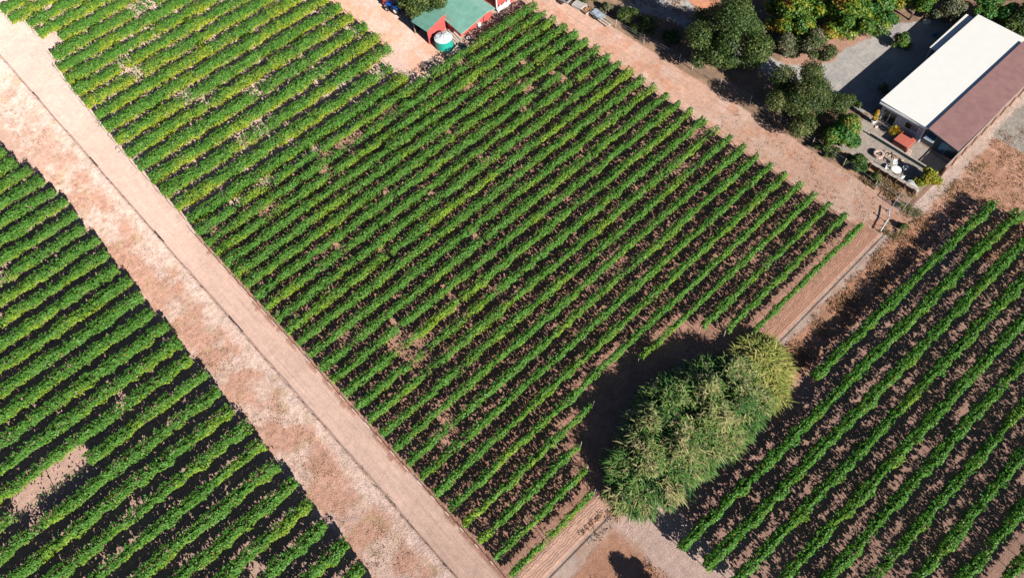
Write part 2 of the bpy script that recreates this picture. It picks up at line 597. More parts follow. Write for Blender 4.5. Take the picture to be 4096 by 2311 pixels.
def row_foliage(x0, x1, y0, slope, st, gaps=(), seed=0):
    """leaves of one trellised row, in the row's own frame (x from 0 along the row)"""
    L = x1 - x0
    n = int(L * st['n'])
    u = rng.rand(n) * L
    gx = x0 + u
    # vigour varies along the row, every vine is a little bush
    vig = .12 + 1.75 * fbm(gx, np.full(n, y0 * 3.1), 1.9, seed, 3)
    lumpA = .45 + 1.1 * vnoise(gx, np.full(n, y0 * 5.3 + 11), .85, seed + 4)
    lumpB = .45 + 1.1 * vnoise(gx, np.full(n, y0 * 6.7 + 31), .85, seed + 5)
    thin = fbm(gx, np.full(n, y0 * 1.7 + 40), 3.4, seed + 1, 3)
    keep = rng.rand(n) < np.clip(st.get('fill', .75) + 3.0 * (thin - .36), .04, 1)
    for a, b in gaps:
        keep &= ~((gx > a) & (gx < b) & (rng.rand(n) > .03))
    t = rng.rand(n) ** st.get('zp', .75)
    top = st['z1'] * (.74 + .32 * np.clip(vig, .2, 1.5)) + .25 * (vnoise(gx, np.full(n, y0 * 2.2), .6, seed + 6) - .5)
    zt = st['z0'] + (top - st['z0']) * t
    prof = st['w'] * (.55 + .6 * np.sin(np.pi * np.clip(t * .85 + .12, 0, 1)))
    side = rng.choice([-1, 1], n)
    lat = side * prof * (.35 + .65 * vig) * np.where(side > 0, lumpA, lumpB) * (rng.rand(n) ** .55) * .5
    hole = vnoise(gx + side * 7.7, zt * 1.6 + y0 * 3.7, .42, seed + 2) + .35 * (rng.rand(n) - .5)
    keep &= hole > st.get('hole', .30)
    meander = .30 * (fbm(gx, np.full(n, y0), 3.5, seed + 3, 2) - .5)
    P = np.stack([u, lat + meander, zt], 1)
    Nr = rng.normal(size=(n, 3)) * .55
    Nr[:, 1] += side * (.9 - .5 * t)
    Nr[:, 2] += .35 + .9 * t
    size = st['s'] * (.65 + .7 * rng.rand(n))
    # colour: yellowing low leaves, fresh tops, patches of yellow along the row
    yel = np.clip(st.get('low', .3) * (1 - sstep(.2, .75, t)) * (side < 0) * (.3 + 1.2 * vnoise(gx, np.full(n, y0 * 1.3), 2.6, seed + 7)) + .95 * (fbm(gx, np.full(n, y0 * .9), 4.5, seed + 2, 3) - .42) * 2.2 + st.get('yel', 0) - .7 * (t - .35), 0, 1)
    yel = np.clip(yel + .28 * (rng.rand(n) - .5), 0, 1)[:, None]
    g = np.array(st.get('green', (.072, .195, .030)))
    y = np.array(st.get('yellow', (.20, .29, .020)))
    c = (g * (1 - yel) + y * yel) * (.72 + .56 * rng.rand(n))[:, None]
    rare = rng.rand(n) < .012
    c[rare] = (.26, .17, .03)
    P, Nr, size, c = P[keep], Nr[keep], size[keep], c[keep]
    # big leaves added inside the hedge to close its shadow, shaded in colour
    m = int(L * st.get('core', 38))
    cu = rng.rand(m) * L
    ck = (fbm(x0 + cu, np.full(m, y0 * 1.7 + 40), 3.4, seed + 1, 3) > .36 - .25 * (st.get('fill', .75) - .3)) | (rng.rand(m) < .15)
    for a, b in gaps:
        ck &= ~((x0 + cu > a - .2) & (x0 + cu < b + .2))
    cu = cu[ck]
    m = len(cu)
    CP = np.stack([cu, rng.normal(size=m) * st['w'] * .13, st['z0'] + .1 + (st['z1'] * .9 - st['z0'] - .1) * rng.rand(m)], 1)
    CN = rng.normal(size=(m, 3)) * .5 + np.array([0, 1.0, .25]) * rng.choice([-1, 1], m)[:, None]
    P = np.concatenate([P, CP])
    Nr = np.concatenate([Nr, CN])
    size = np.concatenate([size, .30 + .16 * rng.rand(m)])
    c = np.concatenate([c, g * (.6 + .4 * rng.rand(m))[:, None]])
    # long shoots arching out
    ns = int(L * st['shoots'])
    k = 8
    su = rng.rand(ns) * L
    ok = np.ones(ns, bool)
    for a, b in gaps:
        ok &= ~((x0 + su > a) & (x0 + su < b))
    su = su[ok]
    ns = len(su)
    ang = rng.normal(size=ns) * .5
    sd = rng.choice([-1, 1], ns)
    ln = st['sl'] * (.5 + rng.rand(ns))
    tt = np.linspace(.1, 1, k)[None]
    up = st.get('up', .5) * (.4 + rng.rand(ns))
    sx = su[:, None] + (np.sin(ang) * ln)[:, None] * tt
    sy = (sd * st['w'] * .25)[:, None] + (sd * np.cos(ang) * ln * .75)[:, None] * tt
    sz = st['z1'] * .93 + (up * ln)[:, None] * tt - (ln * st.get('droop', .55))[:, None] * tt ** 2 * 1.3
    SP = np.stack([sx, sy, sz], -1).reshape(-1, 3) + rng.normal(size=(ns * k, 3)) * .05
    SN = rng.normal(size=(ns * k, 3)) * .6 + np.array([0, 0, .8])
    SS = st['s'] * (.6 + .5 * rng.rand(ns * k))
    SC = np.array(st.get('fresh', (.060, .19, .024))) * (.75 + .5 * rng.rand(ns * k))[:, None]
    P = np.concatenate([P, SP])
    Nr = np.concatenate([Nr, SN])
    size = np.concatenate([size, SS])
    c = np.concatenate([c, SC])
    V, F = kites(P, Nr, size, .85)
    V[:, 1] += slope * V[:, 0]
    return np_mesh('foliage', V, F, LEAF, {'tint': np.repeat(c, 4, 0)})


ROW_N = 0


def vine_row(x0, x1, y0, slope, st, label, group, gaps=(), ends=(.25, .25, 1.0)):
    global ROW_N
    ROW_N += 1
    t = empty('vine_row', (x0, y0, 0), 0, label, 'vine row', group)
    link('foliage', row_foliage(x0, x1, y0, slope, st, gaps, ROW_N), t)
    L = x1 - x0
    for xx, fl in ((-ends[0], 1), (L + ends[1], -1)):
        o = link('end_post', end_me, t)
        o.location = (xx, slope * xx, 0)
        o.scale = (fl, 1, ends[2])
    for xx in np.arange(5.5, L - 2, 6.0):
        o = link('trellis_post', post_me, t)
        o.location = (xx, slope * xx, 0)
    j = 0
    for xx in np.arange(1.0, L - .5, 2.2):
        if any(a < x0 + xx < b for a, b in gaps):
            continue
        o = link('trunk', trunk_me, t)
        xx += .3 * math.sin(j * 2.4)
        o.location = (xx, slope * xx, 0)
        o.rotation_euler = (0, 0, j * 1.7)
        j += 1
    for z in (.62, 1.55):
        MB().tube([(-.25, -.25 * slope, z), (L + .25, slope * (L + .25), z)], .006, 3).build('trellis_wire', DPOST, t)
    return t


ORD = ('first second third fourth fifth sixth seventh eighth ninth tenth eleventh twelfth thirteenth fourteenth fifteenth sixteenth '
       'seventeenth eighteenth nineteenth twentieth twenty-first twenty-second twenty-third twenty-fourth twenty-fifth twenty-sixth '
       'twenty-seventh twenty-eighth twenty-ninth thirtieth').split()

CEN = dict(n=185, z0=.72, z1=1.9, w=.80, s=.19, fill=.66, core=20, shoots=3.0, sl=.40, up=.8, yel=.05, droop=.4)
GC = 'rows of the large central vineyard block'
cuts = {0: (20.4, 47.5), 1: (21.7, 45.5), 2: (23.1, 43.8), 3: (27.5, 35.7)}
cgaps = {11: [(18.5, 19.2)], 13: [(18.3, 18.9)], 12: [(25.8, 26.4)], 14: [(34, 34.6)], 19: [(61.9, 63.2)], 20: [(62.0, 62.8)], 22: [(60.6, 61.4)], 17: [(24, 24.6)]}
for i in range(27):
    y = 15.0 + 2.298 * i
    st = dict(CEN)
    st['w'] = .56 + .015 * i + .06 * rng.rand()
    st['n'] = int(245 + 4.5 * i)
    st['yel'] = .05 + .12 * math.sin(i * 2.7)
    o = ORD[i]
    if i in cuts:
        a, b = cuts[i]
        lab = 'short lower piece of the %s central row above the ploughed strip, left of the reeds' % o if i else \
            'short vine row piece beside the ploughed strip, lower left of the reeds'
        vine_row(8.5, a, y, 0, st, lab, GC)
        lab = 'longer upper piece of the %s central row above the ploughed strip, right of the reeds' % o if i else \
            'vine row piece beside the ploughed strip, upper right of the reeds'
        vine_row(b, 69.1, y, 0, st, lab, GC)
    elif i == 26:
        vine_row(8.5, 70.6, y, 0, st, 'topmost central vine row, running past the tank and red sheds', GC)
    else:
        extra = ' broken by bare gaps' if i in cgaps else ''
        vine_row(8.5, 69.1 + .05 * i, y, 0, st, 'narrow central vine row%s, %s one up from the ploughed strip' % (extra, o), GC, cgaps.get(i, ()))

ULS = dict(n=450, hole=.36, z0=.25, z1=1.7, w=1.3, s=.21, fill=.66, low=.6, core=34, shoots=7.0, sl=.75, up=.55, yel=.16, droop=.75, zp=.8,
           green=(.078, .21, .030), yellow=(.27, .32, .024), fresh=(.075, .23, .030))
GU = 'bushy rows of the upper left block'
xr = [46.2, 46.0, 48.7, 48.9, 49.2, 49.0, 49.3, 49.2, 49.0, 48.6]
xl = [8.9, 8.8, 8.7, 8.8, 8.7, 8.8, 8.9, 9.0, 9.2, 9.2, 9.4, 9.6, 9.9, 10.6, 13.4, 11.2, 11.2, 9.5, 9.5]
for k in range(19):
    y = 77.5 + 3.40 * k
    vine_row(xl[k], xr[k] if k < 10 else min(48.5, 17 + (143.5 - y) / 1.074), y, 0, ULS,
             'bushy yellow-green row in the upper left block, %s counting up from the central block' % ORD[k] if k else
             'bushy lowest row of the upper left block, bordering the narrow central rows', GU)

LFS = dict(n=440, hole=.34, z0=.85, z1=1.95, w=1.2, s=.20, fill=.80, core=34, shoots=5.5, sl=.5, up=.7, yel=.02, droop=.5)
GL = 'rows of the left block below the dirt road'
for k in range(-2, 28):
    y = 26.0 + 3.02 * k
    end = -1.5 + .25 * math.sin(k * 2.1) - (0 if k < 24 else (k - 23) * .5)
    gaps = ()
    n = k + 3
    lab = 'left block vine row below the dirt road, %s counting up from the bottom edge' % ORD[n - 1]
    if k == 10:
        gaps = [(-25.2, -16.6)]
        lab = 'left block vine row interrupted by a long bare gap of missing vines'
    vine_row(max(-40, 6 - (143.5 - y) * .443), end, y, 0, LFS, lab, GL, gaps, (.2, -.5, .8))

RTS = dict(n=360, hole=.34, z0=.78, z1=1.95, w=.95, s=.20, fill=.80, core=36, shoots=3.6, sl=.45, up=.7, yel=-.12, droop=.5, green=(.055, .17, .022))
GR = 'rows of the right block'
for k in range(10):
    ya = 6.7 - 2.84 * k
    a = [47.4, 22.6, 22.9, 23.6, 24.6, 25.8, 26.8, 28, 29, 30][k]
    b = [83.5, 84.2, 84.3, 84.3, 84.3, 80, 78, 75, 70, 66][k]
    b = min(b, 51 + (ya + 19.9) * 1.895)
    vine_row(a, b, ya - .042 * (a - 50), -.042, RTS,
             'dark green right block row, %s one from the weedy ditch bank' % ORD[k] if k else
             'shortened dark green row at the upper left of the right block, beside the weedy bank', GR, (), (-.4, .1, .8))


# ------------------------------------------------------------------ trees and shrubs
def blob_leaves(blobs, n, size, cols, up=.25, shell=.5, drop=.0):
    """leaf clumps spread over ellipsoid masses; cols is a list of (weight, colour)"""
    B = np.array(blobs, float)          # x y z rx ry rz
    wt = (B[:, 3] * B[:, 4] + B[:, 3] * B[:, 5])
    idx = rng.choice(len(B), n, p=wt / wt.sum())
    d = rng.normal(size=(n, 3))
    d[:, 2] += up
    d /= np.linalg.norm(d, axis=1, keepdims=True)
    bumpy = .78 + .5 * fbm(d[:, 0] * 3 + idx * 5.1, d[:, 1] * 3 + d[:, 2] * 2, .8, 1, 3)
    r = (shell + (1 - shell) * rng.rand(n) ** .6) * bumpy
    P = B[idx, :3] + d * B[idx, 3:] * r[:, None]
    P[:, 2] = np.maximum(P[:, 2], .12)
    Nr = d + rng.normal(size=(n, 3)) * .55 + np.array([0, 0, .3])
    S = size * (.6 + .8 * rng.rand(n))
    w = np.array([c[0] for c in cols], float)
    # neighbouring leaves share a colour patch
    q = fbm(P[:, 0] * 1.0 + P[:, 2], P[:, 1] - P[:, 2] * .7, 1.4, 5, 3)
    q = np.argsort(np.argsort(q + .22 * rng.rand(n))) / n
    ci = np.searchsorted(np.cumsum(w / w.sum()), q, side='right').clip(0, len(cols) - 1)
    C = np.array([c[1] for c in cols])[ci] * (.7 + .6 * rng.rand(n))[:, None]
    V, F = kites(P, Nr, S, .75)
    return np_mesh('crown', V, F, TLEAF, {'tint': np.repeat(C, 4, 0)})


def tree(name, x, y, rad, h, n, size, cols, label, cat='tree', nb=14, trunk_r=.28, flat=.8, group=None, zlow=.32, seed=1, sx=1.0, sy=1.0):
    r_ = np.random.RandomState(seed)
    t = empty(name, (x, y, 0), 0, label, cat, group)
    cz = h * (.5 + zlow * .5)
    blobs = [(0, 0, cz, rad * .55 * sx, rad * .55 * sy, (h - h * zlow) * .42)]
    for i in range(nb):
        a = i * 2.399 + r_.rand() * .6
        q = rad * (.35 + .55 * r_.rand())
        z = h * zlow + (h * (1 - zlow)) * (.15 + .62 * r_.rand()) * (1.12 - .42 * q / rad)
        br = rad * (.17 + .24 * r_.rand())
        blobs.append((q * math.cos(a) * sx, q * math.sin(a) * sy, z, br, br, br * flat))
    blobs.append((0, 0, h - rad * .3, rad * .4, rad * .4, rad * .3))
    me = blob_leaves(blobs, n, size, cols)
    link('crown', me, t)
    b = MB()
    b.tube([(0, 0, -.2), (.1, .05, h * .2), (-.05, .1, h * .42), (0, 0, h * .6)], [trunk_r, trunk_r * .8, trunk_r * .6, trunk_r * .35], 8)
    for i, bl in enumerate(blobs[1:9]):
        b.tube([(0, .03, h * (.2 + .03 * i)), (bl[0] * .5, bl[1] * .5, h * (.25 + .03 * i) + (bl[2] - h * .25) * .45), (bl[0] * .95, bl[1] * .95, bl[2])],
               [trunk_r * .5, trunk_r * .32, trunk_r * .1], 6)
    b.build('trunk', BARK, t)
    return t


OAK = [(3, (.040, .075, .018)), (3, (.055, .095, .022)), (2, (.085, .115, .026)), (1, (.03, .055, .016))]
OLIVE = [(3, (.042, .072, .018)), (3, (.062, .095, .024)), (2, (.095, .12, .034)), (.8, (.15, .15, .06))]
BRIGHT = [(3, (.035, .115, .022)), (3, (.06, .16, .028)), (2, (.11, .19, .03)), (.6, (.20, .17, .03))]
AUT = [(2.5, (.05, .12, .018)), (3, (.10, .17, .018)), (3, (.19, .22, .018)), (1.2, (.27, .16, .03))]
GREY = [(2, (.085, .10, .055)), (3, (.12, .13, .075)), (2, (.065, .085, .04)), (1.2, (.18, .16, .10))]

tree('oak_tree', 81.6, 46.2, 6.4, 11.2, 36000, .25, OAK, 'large round dark green oak between the dirt track and driveway', trunk_r=.4, nb=20, seed=3, sx=.88, sy=1.0, zlow=.12)
tree('oak_tree', 80.4, 31.4, 5.9, 7.2, 30000, .21, OLIVE, 'wide wispy olive oak by the wire fence, left of the house', trunk_r=.34, nb=15, seed=8, sx=.92, sy=1.0, zlow=.1)
tree('leafy_tree', 79.6, 24.8, 3.0, 5.6, 11000, .24, BRIGHT, 'bright green leafy tree at the patio corner', nb=10, trunk_r=.16, seed=5, zlow=.12)
tree('maple_tree', 93.6, 43.4, 4.6, 7.4, 14000, .34, AUT, 'autumn tinged tree with orange tips above the grey shrubs', nb=13, seed=11, zlow=.2)
tree('maple_tree', 98.4, 37.6, 5.2, 8.0, 18000, .34, AUT, 'large yellow green tree overhanging the sunny gravel corner', nb=14, seed=12, zlow=.15)
tree('maple_tree', 103.4, 35.2, 3.5, 6.4, 9000, .32, BRIGHT, 'green tree second in line along the far driveway edge', nb=9, seed=13, zlow=.15)
tree('maple_tree', 108.2, 31.8, 3.4, 6.2, 8000, .30, AUT, 'yellow green tree third in line along the far driveway edge', nb=9, seed=14)
tree('grey_shrub', 111.6, 28.0, 3.0, 4.6, 7000, .26, GREY, 'grey green bush at the shaded far end of the driveway', 'shrub', nb=8, seed=15, zlow=.1)
tree('maple_tree', 115.2, 24.6, 3.9, 6.6, 10000, .30, BRIGHT, 'bright green tree behind the far end of the white roof', nb=10, seed=16)
tree('round_tree', 115.6, 19.2, 3.2, 5.4, 7000, .26, OAK, 'round dark tree behind the roof corner at the right edge', nb=9, seed=17, zlow=.1)
tree('grey_shrub', 89.2, 41.2, 2.4, 3.6, 6000, .22, GREY, 'pale grey green shrub next to the large oak', 'shrub', nb=8, seed=21, zlow=.05)
tree('grey_shrub', 91.9, 38.4, 3.1, 4.2, 10000, .22, OLIVE + GREY, 'broad grey olive shrub on the red bank inside the driveway bend', 'shrub', nb=10, seed=22, zlow=.05)
tree('grey_shrub', 101.9, 29.6, 1.7, 2.6, 2600, .2, OLIVE + BRIGHT, 'twiggy round shrub at the edge of the house shadow', 'shrub', nb=7, seed=23, zlow=.1)
tree('flowering_shrub', 92.2, 26.3, 1.0, 1.5, 1200, .15, GREY, 'small grey flowering shrub in the shade beside the white roof', 'shrub', nb=6, seed=24, zlow=.05, trunk_r=.06)
tree('hedge_shrub', 77.9, 21.2, 1.5, 2.4, 3600, .2, OAK + BRIGHT[:1], 'dark green shrub against the lower patio wall', 'shrub', nb=8, seed=25, zlow=.04, trunk_r=.1, sx=.8, sy=1.3)
tree('hedge_shrub', 77.7, 18.2, 1.0, 1.3, 1800, .16, OLIVE, 'low olive shrub below the patio wall, beside the dark green one', 'shrub', nb=7, seed=26, zlow=.04, trunk_r=.06, sx=.8, sy=1.4)
tree('hedge_shrub', 77.3, 25.6, 1.3, 1.7, 2600, .18, OAK, 'dark shrub at the foot of the wispy olive oak', 'shrub', nb=8, seed=27, zlow=.04, trunk_r=.08, sx=.8, sy=1.6)
tree('feathery_bush', 81.8, 13.3, 1.55, 2.3, 5200, .2, [(3, (.24, .25, .02)), (3, (.16, .20, .02)), (1.5, (.30, .24, .025))], 'feathery yellow green bush at the end of the brown fence', 'bush', nb=9, seed=28, zlow=.05, trunk_r=.07)
for k, (x, y, r_, h_, lb) in enumerate(((78.6, 63.2, 1.9, 1.8, 'low dark brush in the oak shadow, nearest the timber stack'), (79.4, 59.6, 2.2, 1.7, 'spreading dark brush in the middle of the oak shadow'),
                                       (80.2, 55.4, 1.8, 1.5, 'low dark brush in shade just left of the large oak'), (86.6, 28.2, 1.5, 2.0, 'dark leafy shrub in the house shadow beside the olive oak'))):
    tree('low_brush', x, y, r_, h_, 3000, .2, OAK, lb, 'brush', nb=9, seed=70 + k, zlow=.03, trunk_r=.06)
tree('yard_tree', 57.3, 87.4, 3.9, 5.4, 12000, .27, OLIVE[:2] + [(3, (.11, .15, .035)), (2, (.17, .19, .045))], 'olive green tree leaning over the small shed roof', nb=13, seed=31, zlow=.2)
tree('track_shrub', 78.2, 71.4, 2.0, 2.4, 3600, .2, OLIVE, 'scrubby dark bush behind the pallet stack', 'shrub', nb=8, seed=33, zlow=.05, sy=1.5)
tree('track_shrub', 78.4, 66.6, 1.2, 1.5, 1800, .18, OLIVE + GREY, 'small dry bush behind the trailer of blue grey sheets', 'shrub', nb=7, seed=34, zlow=.05)
tree('fence_shrub', 73.3, 11.3, .9, .9, 1300, .14, OLIVE, 'low green scrub beside the bent irrigation pipe', 'shrub', nb=6, seed=35, zlow=.04, trunk_r=.04)
tree('round_tree', 16.8, 1.0, 2.2, 4.4, 5000, .24, OAK, 'dark tree just past the bottom edge, casting the rounded shadow', nb=9, seed=36, zlow=.1)


# ------------------------------------------------------------------ reeds
def reed_stand(name, poly, n, h0, h1, label, cat, cols, plume, seed, blade=.72):
    r_ = np.random.RandomState(seed)
    P = np.array(poly)
    c = P.mean(0)
    pts = []
    while len(pts) < n:
        q = np.stack([r_.uniform(P[:, 0].min(), P[:, 0].max(), 4000), r_.uniform(P[:, 1].min(), P[:, 1].max(), 4000)], 1)
        m = in_poly(q[:, 0] + .9 * (fbm(q[:, 0], q[:, 1], 1.5, 2, 2) - .5), q[:, 1] + 1.2 * (fbm(q[:, 0], q[:, 1], 1.3, 3, 2) - .5), poly)
        pts += list(q[m])
    ctr = np.array(pts[:max(8, n // 15)])
    own = r_.randint(0, len(ctr), n)
    B = ctr[own] + r_.normal(size=(n, 2)) * .24
    vary = r_.rand(len(ctr))[own]
    t = empty(name, (c[0], c[1], 0), 0, label, cat)
    # distance to outline -> lower canes near the rim leaning outwards
    dd = np.full(n, 1e9)
    outn = np.zeros((n, 2))
    for i in range(len(P)):
        a, b = P[i], P[(i + 1) % len(P)]
        ab = b - a
        s = np.clip(((B - a) @ ab) / (ab @ ab), 0, 1)
        q = a + s[:, None] * ab
        d = np.linalg.norm(B - q, axis=1)
        m = d < dd
        dd[m] = d[m]
        outn[m] = ((q - B) / (d[:, None] + 1e-6))[m]
    rim = 1 - sstep(0, 2.0, dd)
    clump = fbm(B[:, 0], B[:, 1], 1.7, 4, 3)
    H = (h0 + (h1 - h0) * np.clip((clump - .3) * 2.2, 0, 1)) * (1 - .38 * rim) * (.62 + .38 * vary + .15 * r_.rand(n))
    lean = outn * (rim * .55)[:, None] + (B - ctr[own]) * 1.3 + r_.normal(size=(n, 2)) * .15
    T = np.concatenate([B + lean, H[:, None]], 1)
    B3 = np.concatenate([B, np.zeros((n, 1))], 1)
    B3[:, :2] -= c
    T[:, :2] -= c
    # blades
    k = 16
    f = np.tile(np.linspace(.42, 1.0, k), (n, 1)) + r_.rand(n, k) * .05
    A = B3[:, None] + (T - B3)[:, None] * (f ** 1.0)[..., None]
    ang = r_.rand(n, 1) * 6.28 + np.arange(k)[None] * 2.4 + r_.rand(n, k)
    ln = blade * (.6 + .6 * r_.rand(n, k))
    out = np.stack([np.cos(ang), np.sin(ang), np.zeros_like(ang)], -1)
    out[..., :2] += (outn * rim[:, None] * .8)[:, None]
    up = np.array([0, 0, 1.0])
    W = np.stack([-np.sin(ang), np.cos(ang), np.zeros_like(ang)], -1) * (.052 + .03 * r_.rand(n, k))[..., None]
    p0 = A
    p1 = A + out * (ln * .5)[..., None] + up * (ln * .33)[..., None]
    p2 = A + out * ln[..., None] + up * (ln * (.28 - .55 * r_.rand(n, k)))[..., None]
    V = np.stack([p0 - W * .6, p0 + W * .6, p1 + W, p1 - W, p2 + W * .15, p2 - W * .15], 2).reshape(-1, 3)
    base = (np.arange(n * k) * 6)[:, None]
    F = np.concatenate([base + np.array([[0, 1, 2, 3]]), base + np.array([[3, 2, 4, 5]])])
    wt = np.array([q[0] for q in cols], float)
    q = fbm(B[:, 0], B[:, 1], 1.1, 6, 3)
    q = np.argsort(np.argsort(.5 * q + .5 * vary + .25 * r_.rand(n))) / n
    ci = np.searchsorted(np.cumsum(wt / wt.sum()), q, side='right').clip(0, len(cols) - 1)
    Cc = np.array([x[1] for x in cols])[ci]
    Cb = Cc[:, None] * (.65 + .7 * r_.rand(n, k))[..., None]
    me = np_mesh('blades', V, F, REED, {'tint': np.repeat(Cb.reshape(-1, 3), 6, 0)})
    link('blades', me, t)
    # canes: thin three sided stalks
    sel = r_.rand(n) < .6
    b0, t0 = B3[sel], T[sel]
    m = len(b0)
    vs = np.empty((m, 6, 3))
    for j in range(3):
        o = np.array([math.cos(j * 2.094), math.sin(j * 2.094), 0]) * .02
        vs[:, j] = b0 + o
        vs[:, j + 3] = t0 + o * .4
    bs = (np.arange(m) * 6)[:, None]
    F = np.concatenate([bs + np.array([[0, 1, 4, 3]]), bs + np.array([[1, 2, 5, 4]]), bs + np.array([[2, 0, 3, 5]])])
    me = np_mesh('canes', vs.reshape(-1, 3), F, REED, {'tint': np.full((m * 6, 3), (.22, .20, .08))})
    link('canes', me, t)
    if plume:
        sel = np.where(r_.rand(n) < plume)[0]
        m = len(sel)
        kk = 12
        base = T[sel][:, None] + np.array([0, 0, .1])
        dirv = np.concatenate([lean[sel] * .8 + r_.normal(size=(m, 2)) * .35, np.full((m, 1), .55)], 1)
        g = np.tile(np.linspace(0, 1, kk), (m, 1))
        PP = base + dirv[:, None] * g[..., None] * .6 + r_.normal(size=(m, kk, 3)) * .05
        NN = r_.normal(size=(m * kk, 3)) + np.array([0, 0, .5])
        V, F = kites(PP.reshape(-1, 3), NN, .09 + .08 * r_.rand(m * kk), .5, flop=np.repeat(dirv, kk, 0) + r_.normal(size=(m * kk, 3)) * .5)
        C = np.array([(.40, .30, .21), (.33, .28, .16), (.45, .34, .28)])[r_.randint(0, 3, m)]
        me = np_mesh('plumes', V, F, REED, {'tint': np.repeat(np.repeat(C, kk, 0) * (.7 + .5 * r_.rand(m * kk))[:, None], 4, 0)})
        link('plumes', me, t)
    return t


RPOLY = [(22.2, 14.0), (24.8, 15.4), (28.5, 16.6), (32.5, 17.8), (36.0, 17.2), (39.4, 15.9), (42.2, 14.2), (42.4, 12.0), (41.2, 9.6), (39.0, 8.4),
         (33.5, 8.7), (28.5, 9.0), (24.4, 9.6), (21.8, 11.4)]
reed_stand('reed_thicket', RPOLY, 3300, 3.3, 4.9, 'big dense thicket of tall giant reed with tan plumes', 'reed thicket',
           [(1.5, (.032, .085, .030)), (3.5, (.065, .155, .040)), (3, (.115, .215, .055)), (1.8, (.21, .27, .09)), (1.0, (.33, .31, .15))], .30, 41)
PPOLY = [(43.4, 13.4), (45.2, 14.2), (47.0, 13.4), (47.2, 11.8), (45.4, 9.8), (42.8, 8.8), (40.8, 9.2), (42, 11)]
reed_stand('pale_reed_clump', PPOLY, 900, 1.7, 2.6, 'pale yellow green reed clump at the right end of the thicket', 'reed clump',
           [(3, (.30, .33, .085)), (3, (.24, .29, .07)), (2, (.37, .36, .12))], 0, 43, .8)


# ------------------------------------------------------------------ weeds (nobody could count them)
def weeds(name, label, zones, size, cols):
    Ps, Ss, Cs = [], [], []
    for (x0, x1, y0, y1, n, cset, sc) in zones:
        x = rng.uniform(x0, x1, n * 4)
        y = rng.uniform(y0, y1, n * 4)
        d = fbm(x, y, 2.0, 5, 3)
        keep = np.argsort(-(d + .45 * rng.rand(len(d))))[:n]
        x, y = x[keep], y[keep]
        k = 5
        P = np.stack([x, y, np.full(n, .14)], 1)[:, None] + rng.normal(size=(n, k, 3)) * np.array([.12, .12, .05])
        Ps.append(P.reshape(-1, 3))
        Ss.append(np.full(n * k, size * sc) * (.6 + .8 * rng.rand(n * k)))
        Cs.append(np.array(cols[cset])[rng.randint(0, len(cols[cset]), n * k)] * (.7 + .6 * rng.rand(n * k))[:, None])
    P, S, C = np.concatenate(Ps), np.concatenate(Ss), np.concatenate(Cs)
    P[:, 2] = np.maximum(P[:, 2], .07)
    V, F = kites(P, rng.normal(size=P.shape) * .8 + np.array([0, 0, .4]), S, .45)
    tag(link(name, np_mesh(name, V, F, TLEAF, {'tint': np.repeat(C, 4, 0)})), label, 'weeds', kind='stuff')


DRY = [(.34, .19, .11), (.38, .23, .14), (.26, .15, .09), (.42, .29, .18)]
GRN = [(.07, .12, .03), (.11, .14, .045), (.16, .15, .06)]
weeds('dry_weeds', 'dry brown weeds along the ditch bank, headland and fences', [
    (48, 76, 8.2, 11.6, 1700, 0, .9), (76, 100, -4, 10.8, 2400, 0, .9), (-1.2, 4.0, 14, 125, 2200, 0, .8),
    (8.6, 20, -2, 9.5, 900, 0, .9), (76.3, 79.2, 13, 19.5, 500, 0, 1.1), (78, 92, 50, 66, 900, 0, 1.1), (16, 24, 11.3, 13.2, 260, 0, 1.0),
    (70.5, 76, 12.5, 40, 350, 0, .7)], .17, [DRY, GRN])
weeds('green_weeds', 'scattered green weeds on the bare strips', [
    (-1.0, 4.2, 16, 60, 170, 1, .8), (3.6, 4.8, 25, 37, 90, 1, .9), (71, 77.5, 10.8, 13.0, 240, 1, 1.0), (76.3, 79, 13, 19, 240, 1, 1.0),
    (80, 92, 9, 11.5, 90, 1, 1.0), (9, 12, 94, 120, 60, 1, .8)], .16, [DRY, GRN])


# ------------------------------------------------------------------ fences, pipes
def wire_fence():
    t = empty('wire_fence', (77, 45, 0), 0, 'thin wire fence on slim posts between dirt track and trees', 'fence')
    pts = [(76.4, 63.0), (76.7, 57.5), (77.3, 51.0), (77.3, 48.6), (77.4, 43.5), (77.6, 38.3), (77.3, 33.0), (77.1, 27.5), (76.8, 22.4), (76.3, 17.4)]
    me = MB().tube([(0, 0, -.1), (0, 0, 1.6)], .05, 6).mesh('fence_post', POSTM)
    for p in pts:
        o = link('fence_post', me, t)
        o.location = (p[0] - 77, p[1] - 45, 0)
    for z in (.5, 1.0, 1.45):
        MB().tube([(p[0] - 77, p[1] - 45, z) for p in pts], .012, 3).build('fence_wire', STEEL, t)


wire_fence()

PIPE = mat('black_plastic_pipe', (.035, .036, .038), .5, .1)
for i, (ya, yb, lb) in enumerate(((117.8, 115.6, 'black drain pipe at the berm, farthest along the dirt road'), (98.9, 96.6, 'black drain pipe at the berm, second farthest along the dirt road'),
                                  (80.3, 77.9, 'black drain pipe at the berm, second nearest along the dirt road'), (61.8, 58.7, 'long black drain pipe at the berm, nearest along the dirt road'))):
    t = empty('drain_pipe', (4.78, (ya + yb) / 2, .02), 0, lb, 'pipe', 'black pipes along the road berm')
    L = abs(ya - yb)
    MB().lathe([(.09, -L / 2), (.09, L / 2), (.07, L / 2), (.07, -L / 2)], 12, close=True).build('pipe_body', PIPE, t).rotation_euler = (R(90), 0, 0)
    MB().lathe([(.11, 0), (.11, .12), (.095, .12), (.095, 0)], 12, (0, 0, -L / 2), close=True).build('pipe_collar', PIPE, t).rotation_euler = (R(90), 0, 0)

